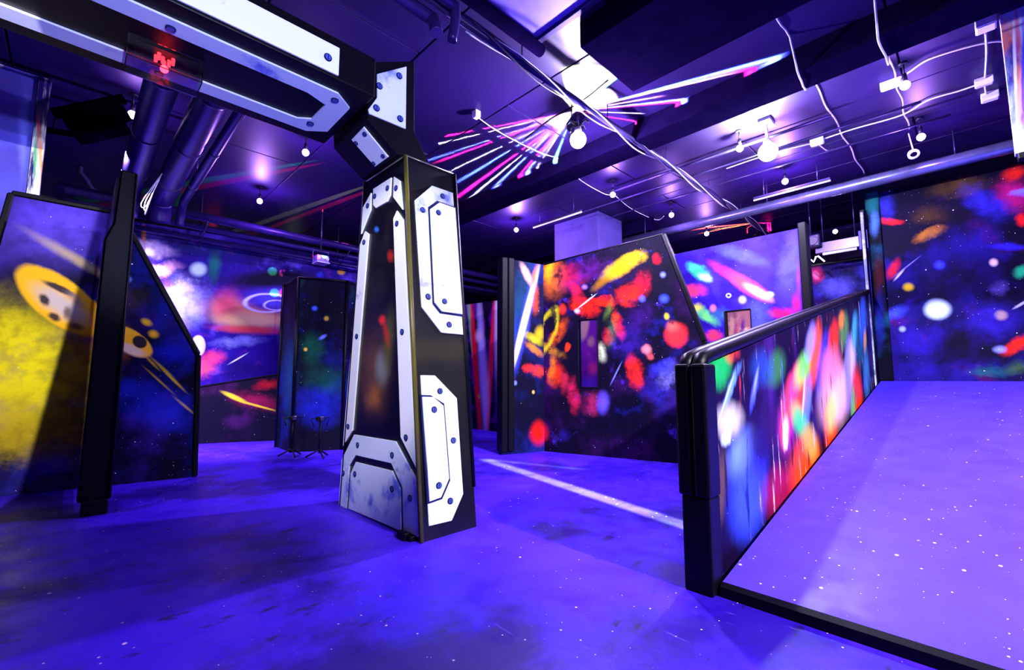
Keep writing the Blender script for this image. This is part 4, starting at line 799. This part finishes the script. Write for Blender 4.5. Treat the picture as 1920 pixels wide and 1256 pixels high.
# 10. bright rays panel hung from the ceiling over the right side of the ramp
q = at_x(1904, 288, 5.15); W11 = Wall((5.15, q.y), (5.15, -2.4), q.z)
rm2 = mural('hanging ray mural', W11, (70, 90, 235), [(3, .40, .58, (205, 225, 255), .9), (4, .5, .62, (245, 130, 90), .8), (3.5, .56, .7, (40, 50, 225), .8)],
    [(1903, 120, 4, 110, -2, (240, 245, 255), 1, .6, .02), (1912, 190, 6, 90, 3, (250, 170, 150), .9, .8, .05), (1908, 60, 5, 60, -4, (230, 60, 90), .7, .8, .05), (1918, 120, 4, 120, 0, (50, 60, 230), .9, .8, .05)], star=.1, seed=33, stretch=(1.4, 1, .35))
t = partition(W11, 'hanging_mural', 'bright streaked panel hung from the ceiling at the right edge', [(0, 0, 0), (2.0, 0, 0), (2.0, 0, CZ - q.z - .01), (0, 0, CZ - q.z - .01)], .08, rm2, cat='panel')
prism('bottom_shoe', [(.012, -.01, -.05), (2.0, -.01, -.05), (2.0, -.01, .0), (.012, -.01, .0)], (0, .1, 0), M_BLACK, t, W11.M, bev=.006)

# ------------------------------------------------------------------ pillars of the hall
def pillar(u, d, w1, w2, lab, mat):
    r = ray(u, 628); r = Vector((r.x, r.y, 0)).normalized() * d
    t = box('pillar', r.x, r.x + w1, r.y, r.y + w2, 0, CZ, mat, bev=.01); tag(t, lab, 'pillar', kind='thing')
pillar(1126, 7.75, .75, 1.0, 'square grey pillar rising behind the red nebula wall', M_CONC)
pillar(1330, 10.2, .5, .5, 'pale far pillar above the blue comet wall', plain('pale paint', (200, 180, 230), .6))

# ------------------------------------------------------------------ pipes, ducts and wiring under the ceiling
def pipe(name, pts, r, mat, label, cat='pipe', seg=12, group=None):
    return tag(tube(name, pts, r, mat, None, seg), label, cat, group)
zc = 3.72
# long conduit running away from the viewer, with cables twisted round it
lc = thing('conduit_run', 'long conduit with twisted cables running away under the ceiling', 'conduit', (4, 2.55, zc))
tube('conduit', [(.2, 2.55, zc), (12.3, 2.55, zc)], .032, M_METAL, lc, 12)
for k, (ph, rr_) in enumerate(((0, .042), (2.2, .045), (4.0, .05))):
    pts = []
    for i in range(150):
        x = 2.0 + i * .06; am = .028 + .03 * (.5 + .5 * math.sin(x * 1.7 + ph))
        pts.append((x, 2.55 + am * math.cos(x * 2.6 + ph), zc + am * math.sin(x * 2.6 + ph) - .012))
    tube('cable', pts, .0075, M_WHITE if k < 2 else M_DARK, lc, 5)
for x in (1.3, 2.6, 3.9, 5.2, 6.5, 7.8, 9.1):
    tube('hanger', [(x, 2.55, zc), (x, 2.55, CZ)], .006, M_METAL, lc, 6)
# big sprinkler main across the hall
zp = 3.55; mx_ = at_z(1600, 348, zp).x
sm = thing('sprinkler_main', 'thick steel pipe crossing the hall above the partitions', 'pipe', (mx_, 1, zp))
tube('pipe', [(mx_, -4.1, zp), (mx_, 4.6, zp)], .075, M_STEEL, sm, 20)
for y in (-2, 0, 2, 4): tube('hanger', [(mx_, y, zp), (mx_, y, CZ)], .009, M_METAL, sm, 6)
# thin painted pipes across (towards the left wall)
for k, (u, v, z, r, y0, y1, lab) in enumerate([(1100, 300, 3.8, .014, 1.2, 6.0, 'thin pipe crossing just beyond the globe lamp'), (1290, 310, 3.82, .018, .9, 3.6, 'pale pipe crossing behind the big white lamp'), (1300, 330, 3.78, .014, .2, 4.4, 'thin pipe crossing beyond the big white lamp'),
                                        (1250, 375, 3.8, .012, 0, 4.2, 'thin far pipe crossing above the grey pillar')]):
    x = at_z(u, v, z).x; pipe('cross_pipe', [(x, y0, z), (x, y1, z)], r, M_METAL, lab, group='thin pipes crossing the ceiling')
# white ceiling conduits running away from the viewer on the right
def flat_conduit(y, x0, x1, lab, sag=.01):
    pts = [(x0 + (x1 - x0) * i / 24, y + sag * math.sin(i * 1.3), CZ - .012) for i in range(25)]
    # steps down round the dropped beam
    out = []
    for (x, yy, z) in pts:
        out.append((x, yy, CZ - .235 if 4.30 < x < 4.84 else z))
    pipe('white_conduit', curve_pts(out, 2), .008, M_WHITE, lab, 'conduit', 6)
cy1 = at_z(1530, 160, CZ).y; flat_conduit(cy1, 3.66, 7.9, 'white cable conduit running away between the two long beams')
cy2 = at_z(1680, 150, CZ).y; flat_conduit(cy2, 3.66, 6.8, 'thin white conduit leading to the bulbs over the ramp')
def jbox(u, v, w, h, lab, z=CZ):
    p = at_z(u, v, z - .04); t = thing('junction_box', lab, 'junction box', (p.x, p.y, z - .08), 'white junction boxes on the ceiling')
    box('housing', p.x - w / 2, p.x + w / 2, p.y - h / 2, p.y + h / 2, z - .075, z, M_WHITE, t, bev=.006)
    box('cover', p.x - w / 2 + .008, p.x + w / 2 - .008, p.y - h / 2 + .008, p.y + h / 2 - .008, z - .082, z - .074, M_WHITE, t, bev=.003)
    return p
j1 = jbox(1848, 46, .12, .12, 'white junction box at the top of the upright conduit near the hanging panel')
j2 = jbox(1845, 153, .06, .13, 'flat white junction box halfway down the conduit near the hanging panel')
j3 = jbox(1856, 181, .08, .13, 'white junction box at the end of the conduit near the hanging panel')
j4 = jbox(1670, 158, .06, .16, 'flat white junction box beside the nearest bulb over the ramp')
j5 = jbox(1532, 266, .06, .14, 'white junction box on the cable right of the big lamp')
j6 = jbox(893, 215, .07, .07, 'small junction box on the seam left of the coloured rays')
def wire(pix, r, lab, z=CZ - .02, mat=None, name='white_cable', n=6):
    return pipe(name, curve_pts([tuple(at_z(u, v, z)) for u, v in pix], n), r, mat or M_WHITE, lab, 'cable', 6)
wire([(1848, 60), (1850, 100), (1847, 148)], .009, 'short upright white conduit joining two junction boxes')
wire([(1847, 160), (1849, 176)], .009, 'stub of conduit between the two lower junction boxes')
wire([(1683, 148), (1705, 135), (1740, 112), (1800, 92), (1850, 80), (1880, 78), (1893, 92)], .008, 'curved white cable from the nearest ramp bulb to the hanging panel')
wire([(1540, 262), (1600, 242), (1690, 216), (1740, 188), (1800, 170), (1840, 156)], .008, 'white cable sweeping from the big lamp to the junction box')
wire([(1362, 316), (1440, 290), (1525, 268)], .008, 'white cable running behind the big lamp')
wire([(1535, 270), (1550, 282), (1562, 280)], .007, 'short loose cable end right of the big lamp')
wire([(893, 218), (940, 250), (1010, 285), (1065, 305), (1085, 335), (1130, 362), (1148, 366)], .006, 'white cable from the small box to the bulb above the pillar')
wire([(1155, 368), (1185, 392), (1230, 412), (1245, 405)], .006, 'white cable linking two bulbs above the nebula wall')
wire([(820, 10), (880, 45), (930, 80), (1010, 140), (1060, 180)], .014, 'dark cable looping along the long conduit', mat=M_DARK, name='dark_cable', z=3.88)
wire([(985, 260), (1030, 225), (1090, 190), (1140, 150)], .010, 'black cable draped across the projector', mat=M_BLACK, name='dark_cable', z=3.82)
# coil of cable hung below a bulb
p = at_z(1713, 289, 3.62); c = thing('cable_coil', 'coiled white cable ring hanging below a bulb over the ramp', 'cable', (p.x, p.y, 3.62))
bm = bmesh.new()
for k in range(4):
    rr_ = .042 + .006 * (k % 2)
    bm_tube(bm, [(p.x + .01 * math.cos(i * .5236 + k), p.y + rr_ * math.cos(i * .5236), 3.62 + (k - 1.5) * .004 + rr_ * math.sin(i * .5236)) for i in range(13)], .009, 6)
from_bm('ring', bm, M_WHITE, c)
tube('cord', curve_pts([(p.x, p.y, 3.66), (p.x, p.y + .01, 3.74), (p.x + .03, p.y + .03, 3.9)], 6), .007, M_WHITE, c, 6)
# tube lamps (switched low)
def tube_lamp(u1, v1, u2, v2, z, lab):
    a = at_z(u1, v1, z); b = at_z(u2, v2, z); t = thing('tube_lamp', lab, 'lamp', tuple((a + b) / 2), 'thin tube lamps')
    b.x = a.x
    tube('tube', [a, b], .012, E_TUBE, t, 10)
    box('batten', a.x - .015, a.x + .015, b.y, a.y, z + .02, z + .045, M_METAL, t, bev=.004)
    for f in (.15, .85): y = a.y + (b.y - a.y) * f; tube('hanger', [(a.x, y, z + .05), (a.x, y, CZ)], .006, M_METAL, t, 6)
tube_lamp(1413, 376, 1557, 338, 3.6, 'slim tube lamp behind the thick steel pipe')
tube_lamp(1000, 427, 1085, 395, 3.6, 'slim tube lamp left of the grey pillar')
# framed ceiling panel near the top edge; its lavender light is put into the colour
h = [at_z(u, v, CZ - .02) for u, v in ((912, 10), (1005, 74), (1150, 0))]
hx0, hy0 = h[1].x, h[1].y
ht = thing('lit_ceiling_panel', 'pale lit ceiling panel with a frame near the top edge', 'ceiling_patch', (hx0 - .6, hy0 - .6, CZ - .03))
box('lit_patch', hx0 - 1.2, hx0 - .02, hy0 - 1.0, hy0 - .02, CZ - .03, CZ - .004, plain('lavender-lit ceiling', (128, 105, 220), .5), ht, bev=.004)
for (x0, x1, y0, y1) in ((hx0 - .02, hx0 + .03, hy0 - 1.05, hy0 + .03), (hx0 - 1.2, hx0 - .02, hy0 - .02, hy0 + .03)):
    box('frame', x0, x1, y0, y1, CZ - .06, CZ - .002, M_METAL, ht, bev=.004)
# dark drain pipes with elbows near the top
a = at_z(940, 40, 3.7); pipe('drain_pipe', [(a.x - 1.2, a.y, 3.7), (a.x + .45, a.y, 3.7)], .05, M_BEAM, 'dark pipe running past the lavender-lit ceiling panel')
a = at_z(870, 20, 3.6)
pipe('drain_pipe', curve_pts([(a.x - .9, a.y + .1, 3.7), (a.x - .1, a.y + .1, 3.7), (a.x, a.y + .1, 3.66), (a.x + .0, a.y + .14, 3.45)], 5), .035, M_DUCT, 'short bent pipe dropping from the ceiling above the arm')
a = at_z(745, 22, 3.6)
pipe('drain_pipe', curve_pts([(a.x - 1.2, a.y, 3.72), (a.x + .15, a.y, 3.72), (a.x + .28, a.y - .03, 3.68), (a.x + .3, a.y - .05, 3.58)], 5), .05, M_DUCT, 'thick bent pipe above the elbow of the arm')
# three fat ducts on the left, bending down to the cross pipes
for k, (u, v, r, lab) in enumerate([(275, 250, .12, 'fat duct beside the black post, first of three'), (375, 230, .13, 'fat duct with dangling wire ends, middle of three'), (425, 250, .05, 'slimmer duct, last of the three at the left')]):
    z = 3.45; x = at_z(u, v, z).x
    d_ = thing('air_duct', lab, 'duct', (x, 6, z), 'ducts at the left under the ceiling')
    ye = 7.6
    tube('duct', curve_pts([(x, 3.7, z), (x, 5, z), (x, ye - .4, z), (x, ye, z - .06), (x, ye + .12, z - .3)], 5), r, M_DUCT, d_, 18)
    for y in (4.4, 5.6, 6.8): tube('band', [(x, y, z), (x, y + .03, z)], r + .006, M_METAL, d_, 18)
    for y in (4.6, 6.6): tube('hanger', [(x, y, z), (x, y, CZ)], .008, M_METAL, d_, 6)
    if k == 1:
        for j in range(3):
            tube('loose_wire', curve_pts([(x - .12, 6.5, 3.4), (x - .2 - .03 * j, 6.6 + .1 * j, 3.1), (x - .22, 6.8, 2.96 + .05 * j), (x - .13, 6.95, 3.4)], 6), .005, M_WHITE, d_, 5)
pb = thing('pipe_bundle', 'bundle of four long pipes running above the planet mural', 'pipes', (4, 8.1, 3.1))
for (y, z, r) in ((7.95, 3.42, .06), (8.1, 3.3, .045), (8.2, 3.52, .05), (8.3, 3.18, .035)): tube('pipe', [(-.3, y, z), (11.5, y, z)], r, M_DUCT, pb, 12)
for k in range(5):
    x = 1.3 + k * 2.2
    tube('strut', [(x, 8.4, 3.1), (x, 8.4, CZ)], .01, M_METAL, pb, 6); tube('strut', [(x, 7.85, 3.34), (x, 8.38, 3.12)], .01, M_METAL, pb, 6)
# upright thin pipe at the left
ry = 8.42
a, b, c_ = at_y(163, 200, ry), at_y(161, 335, ry), at_y(176, 356, ry)
pipe('riser_pipe', curve_pts([(a.x, ry, CZ - .004), (a.x, ry, (CZ + b.z) / 2), (b.x, ry, b.z), (c_.x, ry, c_.z), (c_.x + .12, ry, c_.z - .02)], 5), .028, M_METAL, 'thin upright pipe behind the black floodlight box')
for v, lab in ((150, 'upper dark bar crossing the thin upright pipe'), (185, 'lower dark bar crossing the thin upright pipe')):
    p = at_z(165, v + 15, 3.86); pipe('ceiling_bar', [(p.x - 1.2, p.y, 3.86), (p.x + 1.0, p.y, 3.86)], .014, M_BEAM, lab, group='dark bars at the left')
    tube('bar_hanger', [(p.x - .6, p.y, 3.86), (p.x - .6, p.y, CZ)], .008, M_BEAM, bpy.context.scene.objects[max(o.name for o in COL.objects if o.name.startswith('ceiling_bar'))], 6)
# black floodlight box on a bracket at the left
a = at_y(190, 232, 6.0)
fb = thing('floodlight_box', 'black floodlight box on a bracket above the asteroid panel', 'floodlight', tuple(a))
Mx = Matrix.Translation(a) @ Matrix.Rotation(R(-18), 4, 'Z') @ Matrix.Rotation(R(-30), 4, 'Y')
box('housing', -.26, .26, -.12, .12, -.1, .1, M_MATTE, fb, bev=.012, M=Mx)
box('visor', -.30, .30, -.15, -.12, .06, .16, M_MATTE, fb, bev=.004, M=Mx)
box('lens', -.2, .2, -.10, .10, -.115, -.10, M_MATTE, fb, bev=.004, M=Mx)
tube('bracket', [a + Vector((-.05, 0, -.12)), a + Vector((-.2, .12, -.14)), (-.45, 6.20, a.z - .16)], .03, M_MATTE, fb, 8)
tube('cord', curve_pts([a + Vector((-.2, 0, -.05)), a + Vector((-.3, .1, .05)), a + Vector((-.35, .3, -.12))], 6), .008, M_BLACK, fb, 6)

lp = a + Vector((.18, .26, -.10)); tg = Vector((2.3, 8.6, 1.5)); dr = (tg - lp).normalized()
l = bpy.data.lights.new('flood_light', 'SPOT'); l.energy = 4200; l.color = (.8, .72, 1); l.spot_size = R(95); l.spot_blend = .5; l.shadow_soft_size = .04
Mf = Matrix.Translation(lp) @ dr.to_track_quat('-Z', 'Y').to_matrix().to_4x4()
n2 = (Vector((0, 8.6, 3.2)) - lp).cross(Vector((4, 8.6, 3.2)) - lp).normalized(); n2 = n2 if n2.z < 0 else -n2
l.use_nodes = True; g = G(l.node_tree)
dt = g.n('ShaderNodeVectorMath', operation='DOT_PRODUCT'); g.l(g.n('ShaderNodeTexCoord').outputs['Normal'], dt.inputs[0]); dt.inputs[1].default_value = Mf.to_3x3().inverted() @ n2
g.l(g.rng(dt.outputs['Value'], -.02, .03), l.node_tree.nodes['Emission'].inputs['Strength'])
link(bpy.data.objects.new('flood_light', l), fb, Mf)

# small box projector in front of the planet mural
a = at_y(601, 484, 7.7)
pj = thing('box_projector', 'small pale projector box on a yoke above the dark pillar box', 'projector', tuple(a))
box('housing', a.x - .10, a.x + .10, a.y - .12, a.y + .1, a.z - .09, a.z + .03, plain('projector shell', (150, 130, 225), .4), pj, bev=.012)
bm = bmesh.new(); bm_tube(bm, [(a.x - .13, a.y, a.z - .02), (a.x - .13, a.y, a.z + .12), (a.x + .13, a.y, a.z + .12), (a.x + .13, a.y, a.z - .02)], .012, 6); bm_tube(bm, [(a.x, a.y, a.z + .12), (a.x, a.y, CZ)], .012, 6)
from_bm('yoke', bm, M_METAL, pj)
tube('lens', [(a.x + .06, a.y - .11, a.z - .03), (a.x + .06, a.y - .15, a.z - .03)], .03, M_WHITE, pj, 12)
box('base_lip', a.x - .11, a.x + .11, a.y - .14, a.y + .1, a.z - .105, a.z - .09, M_WHITE, pj, bev=.003)

# two small black tripod stands by the pillar box
for (u, v, lab) in ((546, 856, 'small black tripod stand with a clip head at the corner of the pillar box'), (598, 858, 'small black tripod stand before the face of the pillar box')):
    p = at_z(u, v); t = thing('tripod_stand', lab, 'tripod', tuple(p), 'small tripods by the pillar box')
    tube('pole', [(p.x, p.y, .06), (p.x, p.y, .48)], .012, M_BLACK, t, 8)
    for k in range(3):
        an = k * 2.094 + .5; tube('leg', [(p.x, p.y, .10), (p.x + .16 * math.cos(an), p.y + .16 * math.sin(an), .012)], .011, M_BLACK, t, 6)
    bm = bmesh.new(); bm_box(bm, p.x - .05, p.x + .05, p.y - .03, p.y + .03, .46, .52, .01); bm_tube(bm, [(p.x - .08, p.y, .40), (p.x - .12, p.y, .50), (p.x + .12, p.y, .50), (p.x + .08, p.y, .40)], .007, 6)
    from_bm('head', bm, M_BLACK, t)
    box('clip', p.x - .02, p.x + .03, p.y - .05, p.y - .03, .47, .52, M_METAL, t, bev=.003)

# hanging speaker, bracket beam and neon squiggle above the far blue mural
a = at_x(1525, 453, 8.0)
hs = thing('hanging_speaker', 'small dark speaker hung on a thin rod in the gap', 'speaker', tuple(a))
box('housing', a.x - .07, a.x + .07, a.y - .1, a.y + .1, a.z - .1, a.z + .1, M_DARK, hs, bev=.025)
tube('rod', [(a.x, a.y + .03, a.z + .08), (a.x, a.y + .03, CZ)], .012, M_METAL, hs, 6)
ring = bmesh.new(); bm_tube(ring, [(a.x - .072, a.y + .07 * math.cos(i * .5236), a.z + .07 * math.sin(i * .5236)) for i in range(13)], .006, 6); from_bm('grille_ring', ring, M_METAL, hs)
a = at_x(1530, 487, 8.0); s_ = .0085
sq = [(-28, 4), (-8, -20), (2, 14), (8, -10), (30, 18)]
pts = [at_x(u, v, 8.0) for u, v in ((1515, 483), (1526, 491), (1530, 481), (1534, 480), (1546, 490))]
tag(tube('glow_squiggle', pts, .012, emitter('white neon', (.95, .9, 1), 3), None, 6), 'thin white zigzag neon tube under the hanging speaker', 'neon')
b0, b1 = at_x(1530, 470, 8.1), at_x(1612, 452, 8.1)
br = thing('bracket_beam', 'pinkish metal bracket beam crossing the gap beside the galaxy wall', 'beam', tuple(b0))
box('beam_box', 8.05, 8.15, b1.y, b0.y, b0.z - .06, b0.z + .10, M_METAL, br, bev=.006)
box('end_box', 8.0, 8.2, b1.y - .14, b1.y + .0, b0.z - .12, b0.z + .16, plain('end box paint', (60, 40, 190), .5), br, bev=.008)
tube('lamp_bar', [(8.02, b0.y - .1, b0.z - .09), (8.02, b1.y + .03, b0.z - .09)], .02, E_TUBE, br, 8)
for y in (b0.y - .1, b1.y + .05): tube('hanger', [(8.1, y, b0.z + .08), (8.1, y, CZ)], .008, M_METAL, br, 6)
